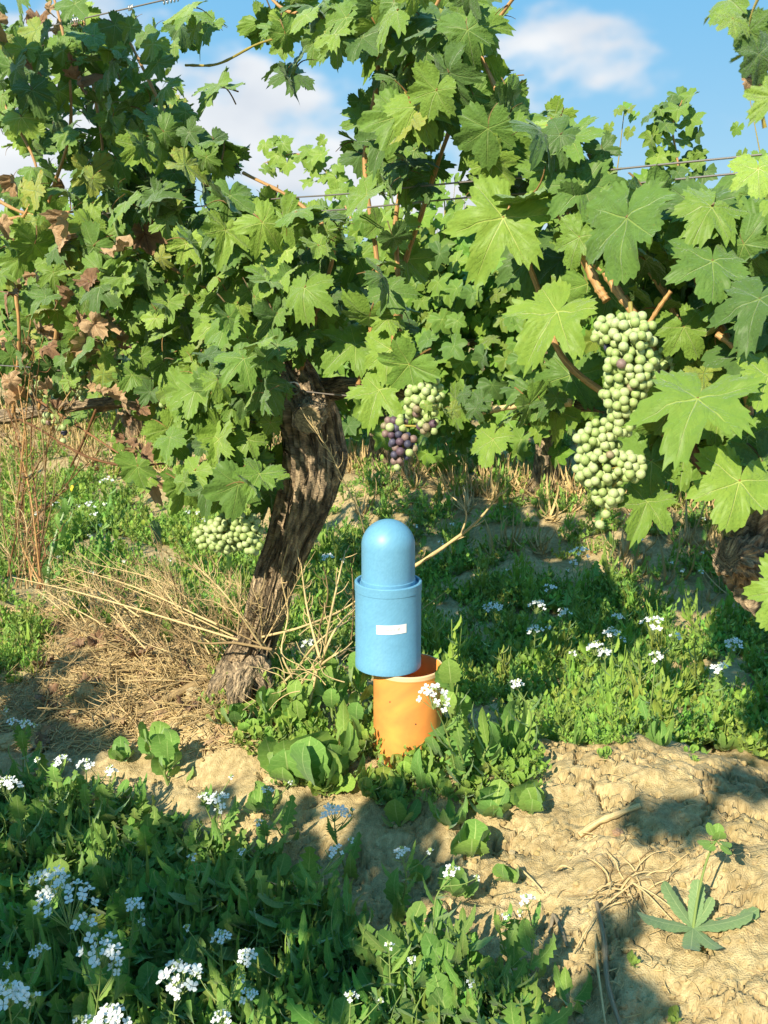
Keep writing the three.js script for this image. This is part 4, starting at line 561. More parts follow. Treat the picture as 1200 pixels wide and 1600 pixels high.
{ // tall thistle-like weed at left
  const f = G(68, 930), t = R(114, 768, -0.25), o = base('thistle_weed', f, 'tall pale-stemmed thistle with yellow bud tip at left', 'thistle'), tp = t.clone().sub(f);
  part('stem', bar([V(0, -0.01, 0), tp.clone().multiplyScalar(0.5).add(V(-0.01, 0.01, 0)), tp], [0.0052, 0.0042, 0.0028], { rad: 7, seg: 14 }), plain(0.3, 0.38, 0.2, 0.7), o);
  for (let k = 0; k < 15; k++) { const q = 0.15 + 0.85 * k / 15; putBlade('leaf', pick(BL.lobed), pick(M.weed), o, bladeM(tp.clone().multiplyScalar(q), k * 2.3, rr(0.5, 1), 0.085 * (1.15 - q * 0.6), 0.9)); }
  part('bud', new THREE.IcosahedronGeometry(0.009, 2).scale(0.8, 1.3, 0.8).translate(tp.x, tp.y + 0.008, tp.z), M.yellowPetal, o);
}
{ // bushy yellow-flowered dry weed behind the trunk
  const f = R(600, 790, -0.45), o = base('yellow_flowered_weed', V(f.x, ground(f.x, f.z), f.z), 'straggly dry weed dotted with tiny yellow flowers behind the trunk', 'flowering weed');
  for (let k = 0; k < 38; k++) { const a = rnd() * 6.28, e = rr(0.15, 0.7), h = rr(0.14, 0.3), p = V(Math.cos(a) * Math.sin(e) * h, h * Math.cos(e), Math.sin(a) * Math.sin(e) * h); part('stem', bar([V(), p.clone().multiplyScalar(0.5).add(V(0, 0.03, 0)), p], [0.0016, 0.0012, 0.0007], { rad: 4, seg: 6 }), k % 3 ? M.straw : M.stem, o); for (let j = 0; j < 4; j++) putBlade('leaf', pick(BL.lance), pick(M.weed), o, bladeM(p.clone().multiplyScalar(rr(0.3, 0.95)), rnd() * 6, rr(0.3, 1), 0.03)); if (k % 3 === 0) { const y = part('flower', PETALS, M.yellowPetal, o); y.position.copy(p); y.quaternion.setFromUnitVectors(V(0, 0, 1), sunDir.clone().add(V(rr(-0.4, 0.4), 0.3, 0)).normalize()); y.scale.setScalar(0.009); } }
}

// ---------------------------------------------------------------- dead and dry weeds
function dryStem(o, pts, r, mat, { pods = 14, pl = 0.035, from = 0.3, curl = 1 } = {}) {
  const P = pts.map((p) => p.clone().sub(o.position)), c = new THREE.CatmullRomCurve3(P), l = [bar(P, [r, r * 0.8, r * 0.4], { rad: 6, seg: P.length * 6, wob: (t, a, p) => 1 + 0.2 * n3(p.x * 60, p.y * 60, p.z * 60) })];
  for (let i = 0; i < pods; i++) { const t = from + (1 - from) * (i + rnd()) / pods, p = c.getPoint(Math.min(0.99, t)), tg = c.getTangent(Math.min(0.99, t)), d = V(rr(-1, 1), rr(-0.5, 1), rr(-1, 1)).addScaledVector(tg, 0.6).normalize(), q = pl * rr(0.5, 1.2), m = p.clone().addScaledVector(d, q * 0.55), e = m.clone().addScaledVector(d, q * 0.3).addScaledVector(tg, q * 0.3 * curl).add(V(0, q * rr(-0.1, 0.35), 0)); l.push(bar([p, m, e], [r * 0.42, r * 0.36, r * 0.25], { rad: 4, seg: 5 })); }
  return part('stem', mergeGeometries(l), mat, o);
}
{
  const o = base('dry_weed', G(385, 1040), 'sprawling straw-coloured dead weed left of the trunk foot', 'dead weed');
  for (let k = 0; k < 74; k++) { // stems root here and there in the litter and lean every way, mostly to the left
    const x0 = rr(130, 430), y0 = 1055 - 0.16 * Math.abs(x0 - 400) - rr(0, 70), big = rnd() < 0.4, dx = big ? rr(-240, -40) : rr(-120, 70), dy = big ? rr(-140, -60) : rr(-130, -30);
    dryStem(o, [R(x0, y0, rr(-0.02, 0.12)), R(x0 + dx * 0.45 + rr(-15, 15), y0 + dy * 0.6 + rr(-12, 8), rr(-0.08, 0.15)), R(Math.max(45, x0 + dx), Math.max(810, y0 + dy), rr(-0.14, 0.18))], rr(0.0011, 0.0022), rnd() < 0.65 ? M.straw : M.strawDark, { pods: 20, pl: big ? 0.055 : 0.04 });
  }
  dryStem(o, [R(372, 1000, 0.1), R(300, 978, 0.14), R(215, 952, 0.17), R(120, 925, 0.18), R(20, 902, 0.16)], 0.0026, M.straw, { pods: 4 });
  dryStem(o, [R(425, 1015, 0.1), R(370, 1005, 0.12), R(300, 1000, 0.12), R(240, 940, 0.1)], 0.003, M.strawDark, { pods: 5 });
}
{
  const o = base('dry_weed', G(505, 1060), 'tangle of dry stalks between old trunk and blue tube', 'dead weed');
  for (const l of [[[500, 1040], [520, 990], [560, 940], [598, 860]], [[495, 1035], [500, 980], [512, 930], [508, 890]], [[500, 1030], [480, 950], [470, 880]], [[500, 1040], [545, 1010], [552, 930], [548, 870]], [[410, 995], [470, 980], [540, 950], [600, 900]], [[490, 1040], [455, 1090], [410, 1140], [360, 1150]], [[495, 1045], [480, 1110], [465, 1130]], [[500, 1040], [525, 1022], [560, 1010]], [[505, 1030], [515, 970], [530, 900], [540, 860]], [[458, 1060], [440, 1020], [450, 960], [440, 900], [450, 850]], [[420, 1080], [450, 1060], [500, 1000], [560, 960]]]) dryStem(o, l.map(([x, y]) => R(x, y, x > 535 ? rr(-0.08, -0.02) : rr(0.03, 0.1))), rr(0.0022, 0.0036), pick([M.straw, M.straw, M.strawDark]), { pods: 6, pl: 0.03 });
  for (let k = 0; k < 16; k++) { const p = R(rr(430, 540), rr(990, 1080), rr(0.06, 0.14)), l = [p]; let d = V(rr(-1, 1), rr(-0.6, 1), rr(-0.4, 0.4)).normalize(); for (let i = 0; i < 4; i++) { d.add(V(rr(-1, 1), rr(-1, 0.8), rr(-0.5, 0.5)).multiplyScalar(0.7)).normalize(); l.push(l[i].clone().addScaledVector(d, 0.022)); } part('tendril', local(bar(l, [0.0012, 0.001, 0.0006], { rad: 5, seg: 20 }), o), M.straw, o); }
}
{ const o = base('seed_stalk', R(574, 850, -0.03), 'dry toothed seed stalk leaning in front of the dark trunk', 'dead weed'); dryStem(o, [[574, 850, -0.03], [560, 797, 0.03], [535, 748, 0.1], [512, 700, 0.13], [486, 664, 0.15]].map((q) => R(...q)), 0.0016, M.straw, { pods: 26, pl: 0.026, from: 0.4 }); }
{ const o = base('fallen_branch', R(640, 890, -0.1), 'pale forked branch slanting up behind the blue cap', 'branch'); dryStem(o, [[635, 893], [700, 850], [745, 815], [782, 770]].map(([x, y]) => R(x, y, -0.12)), 0.004, M.straw, { pods: 3 }); dryStem(o, [[720, 838], [728, 800], [700, 770]].map(([x, y]) => R(x, y, -0.12)), 0.0022, M.straw, { pods: 2 }); }
{
  const o = base('dead_bush', G(45, 935), 'dead red-brown bush with bare twigs at the left edge', 'dead bush');
  const bits = [];
  for (const l of [[[40, 920], [32, 820], [50, 700], [42, 560]], [[45, 920], [50, 800], [70, 690], [95, 600]], [[35, 915], [15, 800], [12, 690], [4, 570]], [[45, 915], [30, 780], [30, 650], [60, 500]], [[50, 915], [55, 830], [110, 760], [160, 650]], [[38, 910], [20, 760], [-20, 640]], [[50, 900], [65, 760], [55, 640], [30, 520]], [[30, 900], [25, 740], [5, 620]], [[40, 905], [45, 780], [85, 640], [130, 560]], [[28, 910], [0, 820], [-10, 720]], [[42, 915], [42, 830], [36, 740], [70, 600], [72, 540]], [[50, 870], [90, 800], [150, 715]]]) { const m = l.map(([x, y], i) => R(x + rr(-26, 34) * (i ? 1 : 0.8), y, rr(0, 0.16))); dryStem(o, m, rr(0.0015, 0.0028), pick([M.redStem, M.strawDark, M.cane]), { pods: 16, pl: 0.05, from: 0.15 }); const c = new THREE.CatmullRomCurve3(m); for (let i = 0; i < 11; i++) { const p = c.getPoint(0.15 + rnd() * 0.8); bits.push(pick(BL.lance).clone().applyMatrix4(bladeM(p.sub(o.position), rnd() * 6, rr(0.3, 2.6), rr(0.012, 0.028), 1.6, rnd()))); } }
  for (let k = 0; k < 16; k++) { const x = rr(-20, 110), y = rr(560, 860); dryStem(o, [R(rr(10, 70), 920, rr(0, 0.1)), R((x + 40) / 2 + rr(-20, 20), (y + 900) / 2, rr(0, 0.14)), R(x, y, rr(-0.04, 0.16))], rr(0.0011, 0.002), pick([M.strawDark, M.redStem, M.straw]), { pods: 16, pl: 0.045, from: 0.2 }); }
  part('withered_leaves', mergeGeometries(bits), M.leaf.dry[0], o).userData.kind = 'stuff';
  for (const [l, m] of [[[[20, 600], [90, 645], [150, 685], [185, 708]], M.redStem], [[[90, 690], [140, 715], [200, 728], [258, 724]], M.darkCane], [[[30, 655], [60, 670], [100, 695]], M.darkCane], [[[150, 640], [130, 690], [110, 730]], M.darkCane]]) part('twig', local(bar(rowPts(l, 0.1), [0.0035, 0.003, 0.0022], { rad: 6, seg: 24, wob: (t, a, p) => 1 + 0.25 * n3(p.x * 50, p.y * 50, p.z * 50) }), o), m, o);
}
{ // withered clump of roots and grass on the bank
  const o = base('withered_grass', G(975, 1388), 'withered pale grass tuft with curling roots on the bank', 'dead grass'); o.position.y = ground(o.position.x, o.position.z);
  for (let k = 0; k < 30; k++) { const a = rr(0, 6.28), l = [V(rr(-0.03, 0.03), 0, rr(-0.03, 0.03))]; let d = V(Math.cos(a), rr(0.2, 0.9), Math.sin(a)).normalize(); for (let i = 0; i < 4; i++) { d.add(V(rr(-0.5, 0.5), -0.25, rr(-0.5, 0.5))).normalize(); const p = l[i].clone().addScaledVector(d, rr(0.014, 0.026)), gy = ground(p.x + o.position.x, p.z + o.position.z) - o.position.y + 0.003; p.y = Math.max(p.y, gy); l.push(p); } part('dry_blade', bar(l, [0.0013, 0.0011, 0.0006], { rad: 5, seg: 16 }), pick([M.straw, M.straw, M.strawDark]), o); }
  for (const [x, y] of [[895, 1490], [1050, 1438], [1075, 1440]]) { const e = G(x, y, 0.012).sub(o.position); part('dry_blade', bar([V(0.01, 0.015, 0.01), e.clone().multiplyScalar(0.5).add(V(0, 0.014, 0)), e], [0.0016, 0.0013, 0.0008], { rad: 5, seg: 12 }), M.straw, o); }
}
// ---------------------------------------------------------------- sticks, clods, stones
function stick(list, r, mat, label, lift = 0.4) { const pts = list.map(([x, y, h]) => { const p = G(x, y, h || 0); p.y = Math.max(p.y, ground(p.x, p.z) + r * lift + (h || 0)); return p; }); const o = top('stick', bar(pts, r === 0 ? [0.01] : [r * 0.75, r, r * 0.9, r * 0.6], { rad: 10, seg: 24, wob: (t, a, p) => 1 + 0.22 * n3(p.x * 45, p.y * 45, p.z * 45) + 0.12 * Math.sin(a * 3) }), mat, label, 'stick'); return o; }
stick([[905, 1305, 0.004], [935, 1285, 0.006], [968, 1272, 0.008], [1000, 1265, 0.01]], 0.0062, M.straw, 'pale pruned cane lying on the sunlit bank');
stick([[215, 1118, 0.006], [262, 1092, 0.01], [300, 1075, 0.012], [335, 1058, 0.016]], 0.0085, M.strawDark, 'dark grey branch lying against the trunk foot');
stick([[932, 1415, 0.01], [944, 1470, 0.014], [950, 1540, 0.012], [972, 1610, 0.012]], 0.0042, M.greyStick, 'long grey stalk lying down the bank to the bottom edge');
stick([[930, 1460, 0.005], [934, 1520, 0.01], [946, 1600, 0.008]], 0.0022, M.straw, 'thin straw beside the long grey stalk');
stick([[864, 1428, 0.003], [862, 1445, 0.004], [858, 1458, 0.003]], 0.0028, M.greyStick, 'left short grey twig of a pair on shaded soil'); stick([[866, 1430, 0.003], [876, 1456, 0.004], [886, 1482, 0.003]], 0.003, M.greyStick, 'right short grey twig of a pair on shaded soil');
stick([[868, 1362, 0.006], [880, 1358, 0.012], [894, 1360, 0.005]], 0.0018, M.straw, 'tiny curved straw bow over the bank soil');
stick([[805, 1350, 0.003], [830, 1375, 0.006], [850, 1395, 0.003]], 0.0016, M.straw, 'thin root left of the withered grass tuft');
function rock(px, py, wpx, mat, label, name = 'stone', flat = 0.65) { const p = G(px, py), s = wpx / FPX * p.distanceTo(camera.position) / 2, g = new THREE.IcosahedronGeometry(1, 4), a = g.attributes.position, sd = rnd() * 60; for (let i = 0; i < a.count; i++) { const v = V().fromBufferAttribute(a, i), k = 1 + 0.22 * n3(v.x * 1.4 + sd, v.y * 1.4, v.z * 1.4) + 0.08 * n3(v.x * 5 + sd, v.y * 5, v.z * 5) + 0.03 * n3(v.x * 14, v.y * 14 + sd, v.z * 14); a.setXYZ(i, v.x * k, v.y * k * flat, v.z * k); } const u = g.attributes.uv; g.scale(s, s, s); g.deleteAttribute('normal'); g.computeVertexNormals(); const o = top(name, g, mat, label, name === 'stone' ? 'stone' : 'clod'); o.position.copy(p); o.position.y = ground(p.x, p.z) + s * flat * 0.35; return o; }
M.clod = new THREE.MeshStandardMaterial({ map: soilMap, color: new THREE.Color().setRGB(1, 1, 0.97), roughness: 1 }); M.stone = new THREE.MeshStandardMaterial({ map: soilMap, color: new THREE.Color().setRGB(0.95, 1.0, 1.15), roughness: 0.9 }); M.pink = new THREE.MeshStandardMaterial({ map: soilMap, color: new THREE.Color().setRGB(0.95, 0.75, 0.85), roughness: 0.9 });
rock(133, 1082, 42, M.clod, 'rounded tan clod on the soil left of the trunk', 'clod', 0.8); rock(302, 1086, 22, M.stone, 'pale flat stone beside the dark grey branch'); rock(226, 1122, 16, M.stone, 'small whitish stone at the end of the dark branch'); rock(40, 1058, 22, M.clod, 'tan clod by the left edge greenery', 'clod'); rock(966, 1296, 16, M.pink, 'pinkish stone under the pale pruned cane'); rock(924, 1390, 11, M.stone, 'pale pebble on the shaded dip of the bank'); rock(1052, 1205, 12, M.stone, 'white pebble near the crest of the sunny bank'); rock(1025, 1240, 9, M.stone, 'pebble above the pale pruned cane'); rock(905, 1585, 14, M.stone, 'pebble at the bottom edge by the grey stalk'); rock(15, 1165, 34, M.clod, 'flattish tan clod at the left edge below the two slim flowers', 'clod'); rock(800, 1330, 10, M.stone, 'pebble above the tiny seedling');

// ---------------------------------------------------------------- what nobody could count: ground cover, litter, crumbs
function instanced(name, geo, mat, list, label) { const m = new THREE.InstancedMesh(geo, mat, list.length); m.name = numbered(name); list.forEach(([mx, c], i) => { m.setMatrixAt(i, mx); if (c) m.setColorAt(i, c); }); m.castShadow = m.receiveShadow = true; scene.add(m); return tag(m, label, null, null, 'stuff'); }
function tuft(kind, n, len, spread, el, stems = 0, seed = 1) { // a small plant of joined blades
  const save = rnd; rnd = lcg(seed * 71 + 3); const l = [];
  for (let k = 0; k < n; k++) { const a = k * 2.4 + rnd(), h = stems * rnd(), q = spread * rnd(); l.push(pick(BL[kind]).clone().applyMatrix4(bladeM(V(Math.cos(a) * q, h, Math.sin(a) * q), a + Math.PI / 2 + rr(-0.5, 0.5), rr(el[0], el[1]), len * rr(0.55, 1.2), rr(0.8, 1.2)))); }
  if (stems) for (let k = 0; k < 3; k++) { const g = bar([V(0, -0.01, 0), V(rr(-0.02, 0.02), stems, rr(-0.02, 0.02))], [0.0016, 0.001], { rad: 4, seg: 1 }); l.push(g); }
  rnd = save; return mergeGeometries(l);
}
function sprawl(seed) { const save = rnd; rnd = lcg(seed * 37 + 1); const l = []; for (let s = 0; s < 7; s++) { const a = rnd() * 6.28, e = rr(0.2, 1.3), L = rr(0.05, 0.12), d = V(Math.cos(a) * Math.sin(e), Math.cos(e), Math.sin(a) * Math.sin(e)); for (let k = 0; k < 9; k++) l.push(pick(BL.lance).clone().applyMatrix4(bladeM(d.clone().multiplyScalar(L * (k + 1) / 9), k * 2.4 + rnd(), rr(0.5, 1.4), rr(0.012, 0.024), 2.1))); l.push(bar([V(0, -0.005, 0), d.clone().multiplyScalar(L)], [0.0011, 0.0007], { rad: 4, seg: 1 })); } rnd = save; return mergeGeometries(l); }
const inPoly = (x, y, P) => { let c = false; for (let i = 0, j = P.length - 1; i < P.length; j = i++) { const [a, b] = P[i], [d, e] = P[j]; if ((b > y) !== (e > y) && x < (d - a) * (y - b) / (e - b) + a) c = !c; } return c; };
const LUSH = [[-200, 1240], [60, 1245], [200, 1270], [300, 1330], [400, 1390], [500, 1460], [600, 1500], [720, 1540], [790, 1590], [830, 1700], [830, 1950], [-300, 1950]];
const CLUMP = [[340, 1140], [430, 1105], [560, 1085], [690, 1150], [800, 1165], [850, 1195], [800, 1260], [700, 1270], [600, 1265], [430, 1240]];
const BANK = [[800, 1165], [900, 1165], [1000, 1168], [1100, 1175], [1400, 1195], [1400, 1800], [700, 1800], [500, 1420], [640, 1290]];
const SOIL = [[75, 1000], [90, 975], [230, 965], [330, 1000], [330, 1110], [420, 1200], [440, 1250], [540, 1300], [500, 1390], [390, 1320], [280, 1240], [190, 1200], [-50, 1175], [-50, 1080], [60, 1070]];
const lists = { lushA: [], lushB: [], lushC: [], grass: [], small: [], small2: [], low: [], tall: [] };
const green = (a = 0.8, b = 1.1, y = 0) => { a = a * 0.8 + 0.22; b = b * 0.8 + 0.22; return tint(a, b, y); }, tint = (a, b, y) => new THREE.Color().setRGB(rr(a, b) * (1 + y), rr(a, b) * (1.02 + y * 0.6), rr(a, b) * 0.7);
const shade = (a, b) => { const k = rr(a, b); return new THREE.Color().setRGB(k, k * rr(0.95, 1), k * rr(0.85, 1)); };
const place = (p, s, tilt = 0.25) => new THREE.Matrix4().compose(p, new THREE.Quaternion().setFromEuler(new THREE.Euler(rr(-tilt, tilt), rnd() * 6.28, rr(-tilt, tilt))), V(s, s * rr(0.85, 1.2), s));
for (let i = 0; i < 60000; i++) {
  // even density on the ground near the camera, thinning out behind
  const d = 0.5 + 7.5 * Math.pow(rnd(), 1.35), w = d * 0.47 + 0.25, x = rr(-w, w), z = -d; if (rnd() > 0.25 + d / 6) continue;
  const y = ground(x, z), p = V(x, y - 0.003, z), [px, py] = proj(p), u = rowU(x, z);
  if (Math.abs(px) > 1500 || py > 1950) continue;
  const nz = n2(x * 2.3 + 5, z * 2.3), nf = n2(x * 7, z * 7 + 3);
  if (inPoly(px, py, LUSH)) {
    const k = rnd(); if (nf < -0.6 && rnd() < 0.5) continue;
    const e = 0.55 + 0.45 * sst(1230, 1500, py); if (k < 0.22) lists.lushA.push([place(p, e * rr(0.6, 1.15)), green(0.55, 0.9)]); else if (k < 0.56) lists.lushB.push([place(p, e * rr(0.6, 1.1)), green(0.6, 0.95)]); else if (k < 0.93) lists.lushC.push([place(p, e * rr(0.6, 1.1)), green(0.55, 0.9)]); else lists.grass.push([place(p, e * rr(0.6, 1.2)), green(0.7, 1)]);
  } else if (inPoly(px, py, CLUMP)) {
    if (nf < -0.45) continue; if (rnd() < 0.3) lists.low.push([place(p, rr(0.5, 0.95)), green(0.75, 1.1, 0.1)]); else if (rnd() < 0.4) lists.small.push([place(p, rr(0.4, 0.7)), green(0.8, 1.1, 0.1)]);
  } else if (inPoly(px, py, SOIL) || inPoly(px, py, BANK) || (u > 0.03 && py > 1120)) {
    if (rnd() < 0.003) lists.low.push([place(p, rr(0.2, 0.4)), green()]);
  } else {
    const bank = Math.abs(u + ROW) < 0.6 ? 0.22 : 1, gap = sst(-0.4, 0.4, nz + 0.6 * nf) * (u > -0.35 ? 0.75 : 1);
    if (rnd() > gap * bank) continue;
    const k = rnd(); const e = u > -0.3 ? 0.7 : 1; if (k < 0.07) lists.tall.push([place(p, e * rr(0.5, 1.2)), green(0.8, 1.2, 0.12)]); else if (k < 0.46) lists.small.push([place(p, e * rr(0.5, 1.1)), green(0.8, 1.25, 0.18)]); else if (k < 0.7) lists.small2.push([place(p, e * rr(0.5, 1.05)), green(0.75, 1.15, 0.08)]); else if (k < 0.74) lists.grass.push([place(p, e * rr(0.3, 0.75)), green(0.85, 1.2, 0.25)]); else lists.low.push([place(p, e * rr(0.4, 0.75)), green(0.75, 1.05)]);
  }
}
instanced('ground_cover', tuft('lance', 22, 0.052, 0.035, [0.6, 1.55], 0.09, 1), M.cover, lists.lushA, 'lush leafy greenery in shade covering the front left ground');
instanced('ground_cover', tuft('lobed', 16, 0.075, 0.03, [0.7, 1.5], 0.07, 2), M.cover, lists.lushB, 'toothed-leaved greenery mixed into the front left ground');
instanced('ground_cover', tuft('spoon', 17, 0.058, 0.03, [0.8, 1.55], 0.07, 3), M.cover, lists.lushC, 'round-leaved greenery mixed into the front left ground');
instanced('ground_cover', tuft('lance', 20, 0.045, 0.01, [0.5, 1.3], 0.15, 6), M.cover2, lists.tall, 'upright leafy weeds standing up out of the alley carpet');
instanced('grass', tuft('grass', 12, 0.13, 0.02, [0.1, 1.1], 0, 4), M.cover2, lists.grass, 'thin green grass blades between the weeds');
instanced('ground_cover', sprawl(1), M.cover2, lists.small, 'small-leaved sunlit weeds carpeting the alley behind the pipe');
instanced('ground_cover', sprawl(2), M.cover, lists.small2, 'darker small-leaved weeds carpeting the alley behind the pipe');
instanced('ground_cover', tuft('spoon', 9, 0.05, 0.02, [0.4, 1.2], 0.03, 5), M.cover2, lists.low, 'low round-leaved weeds between pipe and bank');
{ // dry grass along the foot of the second row
  const l = []; for (let i = 0; i < 1000; i++) { const [x, z] = fromUS(-ROW + rr(-0.45, 0.55) , rr(-7.5, -0.6)); if (n2(x * 2, z * 2) < -0.35) continue; l.push([place(V(x, ground(x, z), z), rr(0.5, 1.15), 0.5), shade(0.6, 1.05)]); }
  const st = M.straw.clone(); st.side = THREE.DoubleSide; instanced('dry_grass', tuft('grass', 14, 0.14, 0.05, [0.5, 1.55], 0, 9), st, l, 'pale dry grass along the foot of the second row');
}
{ // straw litter, fallen leaves, crumbs of soil
  const straw = [], leaf = [], crumb = [], q = () => new THREE.Quaternion().setFromEuler(new THREE.Euler(rr(-0.25, 0.25), rnd() * 6.28, rr(-0.25, 0.25)));
  for (let i = 0; i < 3600; i++) { const p = G(rr(-20, 430), 950 + 225 * Math.pow(rnd(), 1.25)); p.y = ground(p.x, p.z) + 0.004; straw.push([new THREE.Matrix4().compose(p, q(), V(1, 1, rr(0.4, 1.3))), shade(0.5, 1.1)]); }
  for (let i = 0; i < 260; i++) { const p = R(rr(540, 900), rr(640, 800), -2.0); const g2 = G(rr(560, 900), rr(690, 800)); g2.y = ground(g2.x, g2.z) + 0.01; straw.push([new THREE.Matrix4().compose(g2, q(), V(2, 2, rr(1, 2.5))), shade(0.7, 1.1)]); }
  for (let i = 0; i < 160; i++) { const p = G(rr(820, 1190), rr(1180, 1590)); p.y = ground(p.x, p.z) + 0.003; straw.push([new THREE.Matrix4().compose(p, q(), V(0.7, 0.7, rr(0.2, 0.8))), shade(0.6, 1.1)]); }
  { const tw = [], O = { position: V() }; const mk = (sd) => { const save = rnd; rnd = lcg(sd); const P = [V(-0.09, 0, 0), V(-0.03, 0.008, 0.01), V(0.03, 0.012, -0.01), V(0.1, 0.004, 0.004)], c = new THREE.CatmullRomCurve3(P), l = [bar(P, [0.0018, 0.0015, 0.0008], { rad: 5, seg: 14 })]; for (let i = 0; i < 12; i++) { const p = c.getPoint(0.1 + 0.85 * rnd()), d = V(rr(-1, 1), rr(-0.1, 0.9), rr(-1, 1)).normalize().multiplyScalar(rr(0.02, 0.05)); l.push(bar([p, p.clone().addScaledVector(d, 0.6), p.clone().add(d).add(V(0.006, 0.004, 0))], [0.0008, 0.0007, 0.0005], { rad: 4, seg: 4 })); } rnd = save; return mergeGeometries(l); };
    for (let i = 0; i < 130; i++) { const p = G(rr(0, 420), rr(955, 1130)); p.y = ground(p.x, p.z) + 0.006; tw.push([new THREE.Matrix4().compose(p, q(), V(1, 1, 1).multiplyScalar(rr(0.5, 1.3))), shade(0.45, 1)]); }
    instanced('twig_litter', mk(5), M.straw, tw.slice(0, 65), 'matted dry twigs and stalks on the soil left of the trunk'); instanced('twig_litter', mk(9), M.straw, tw.slice(65), 'more matted dry twigs on the soil left of the trunk'); }
  instanced('straw_litter', bar([V(0, 0, -0.022), V(0.004, 0.003, 0), V(0, 0, 0.022)], [0.001, 0.0012, 0.0008], { rad: 5, seg: 6 }), M.straw, straw, 'scattered dry straw and stalk litter on the soil');
  for (let i = 0; i < 40; i++) { const p = G(rr(60, 420), rr(930, 1170)); p.y = ground(p.x, p.z) + 0.006; leaf.push([new THREE.Matrix4().compose(p, new THREE.Quaternion().setFromEuler(new THREE.Euler(-1.4 + rr(-0.5, 0.5), rr(-0.4, 0.4), rnd() * 6)), V(1, 1, 1).multiplyScalar(rr(0.02, 0.038))), null]); }
  instanced('leaf_litter', CRISP[0], M.leaf.dry[0], leaf.slice(0, 24), 'fallen withered vine leaves on the soil at left'); instanced('leaf_litter', CRISP[2], M.leaf.dry[1], leaf.slice(24), 'fallen red-brown vine leaves on the soil at left');
  const cg = new THREE.IcosahedronGeometry(1, 1), a = cg.attributes.position; for (let i = 0; i < a.count; i++) { const v = V().fromBufferAttribute(a, i), k = 1 + 0.35 * n3(v.x * 1.7, v.y * 1.7, v.z * 1.7); a.setXYZ(i, v.x * k, v.y * k * 0.75, v.z * k); } cg.computeVertexNormals();
  for (let i = 0; i < 1900; i++) { const left = rnd() < 0.4, p = left ? G(rr(-20, 540), rr(960, 1330)) : G(rr(560, 1230), rr(1130, 1640)); const s = 0.001 + 0.005 * Math.pow(rnd(), 6); p.y = ground(p.x, p.z) + s * 0.3; crumb.push([new THREE.Matrix4().compose(p, q(), V(s, s, s)), shade(0.8, 1.1)]); }
  instanced('soil_crumbs', cg, M.clod, crumb, 'loose crumbs of dry clay on the soil');
}

// ---------------------------------------------------------------- vines of the rows behind, and of the row behind the photographer
function foliageInstanced(parent, list) { // list of [matrix, tone index]
  for (let t = 0; t < 2; t++) { const l = list.filter((q) => q[1] === t); if (!l.length) continue; const m = new THREE.InstancedMesh(FAR[t], t ? M.leaf.fresh[0] : M.leaf.green[1], l.length); l.forEach(([mx, , c], i) => { m.setMatrixAt(i, mx); m.setColorAt(i, c); }); m.name = 'foliage'; m.userData.kind = 'stuff'; m.castShadow = m.receiveShadow = true; parent.add(m); }
}
const along = V(NZ, 0, NX), towards = V(-NX, 0, NZ);
function hedgeLeaf(o, s, y, u, size, up = 0.25) { const p = V().addScaledVector(along, s).addScaledVector(towards, u).add(V(0, y, 0)), n = sunDir.clone().multiplyScalar(0.7).addScaledVector(towards, 0.35).add(V(rr(-1, 1), rr(-1, 1) + up, rr(-1, 1)).multiplyScalar(0.6)).normalize(); return [leafMatrix(p, n, V(rr(-0.8, 0.8), -1, rr(-0.5, 0.5)), size / 1.62), p]; }
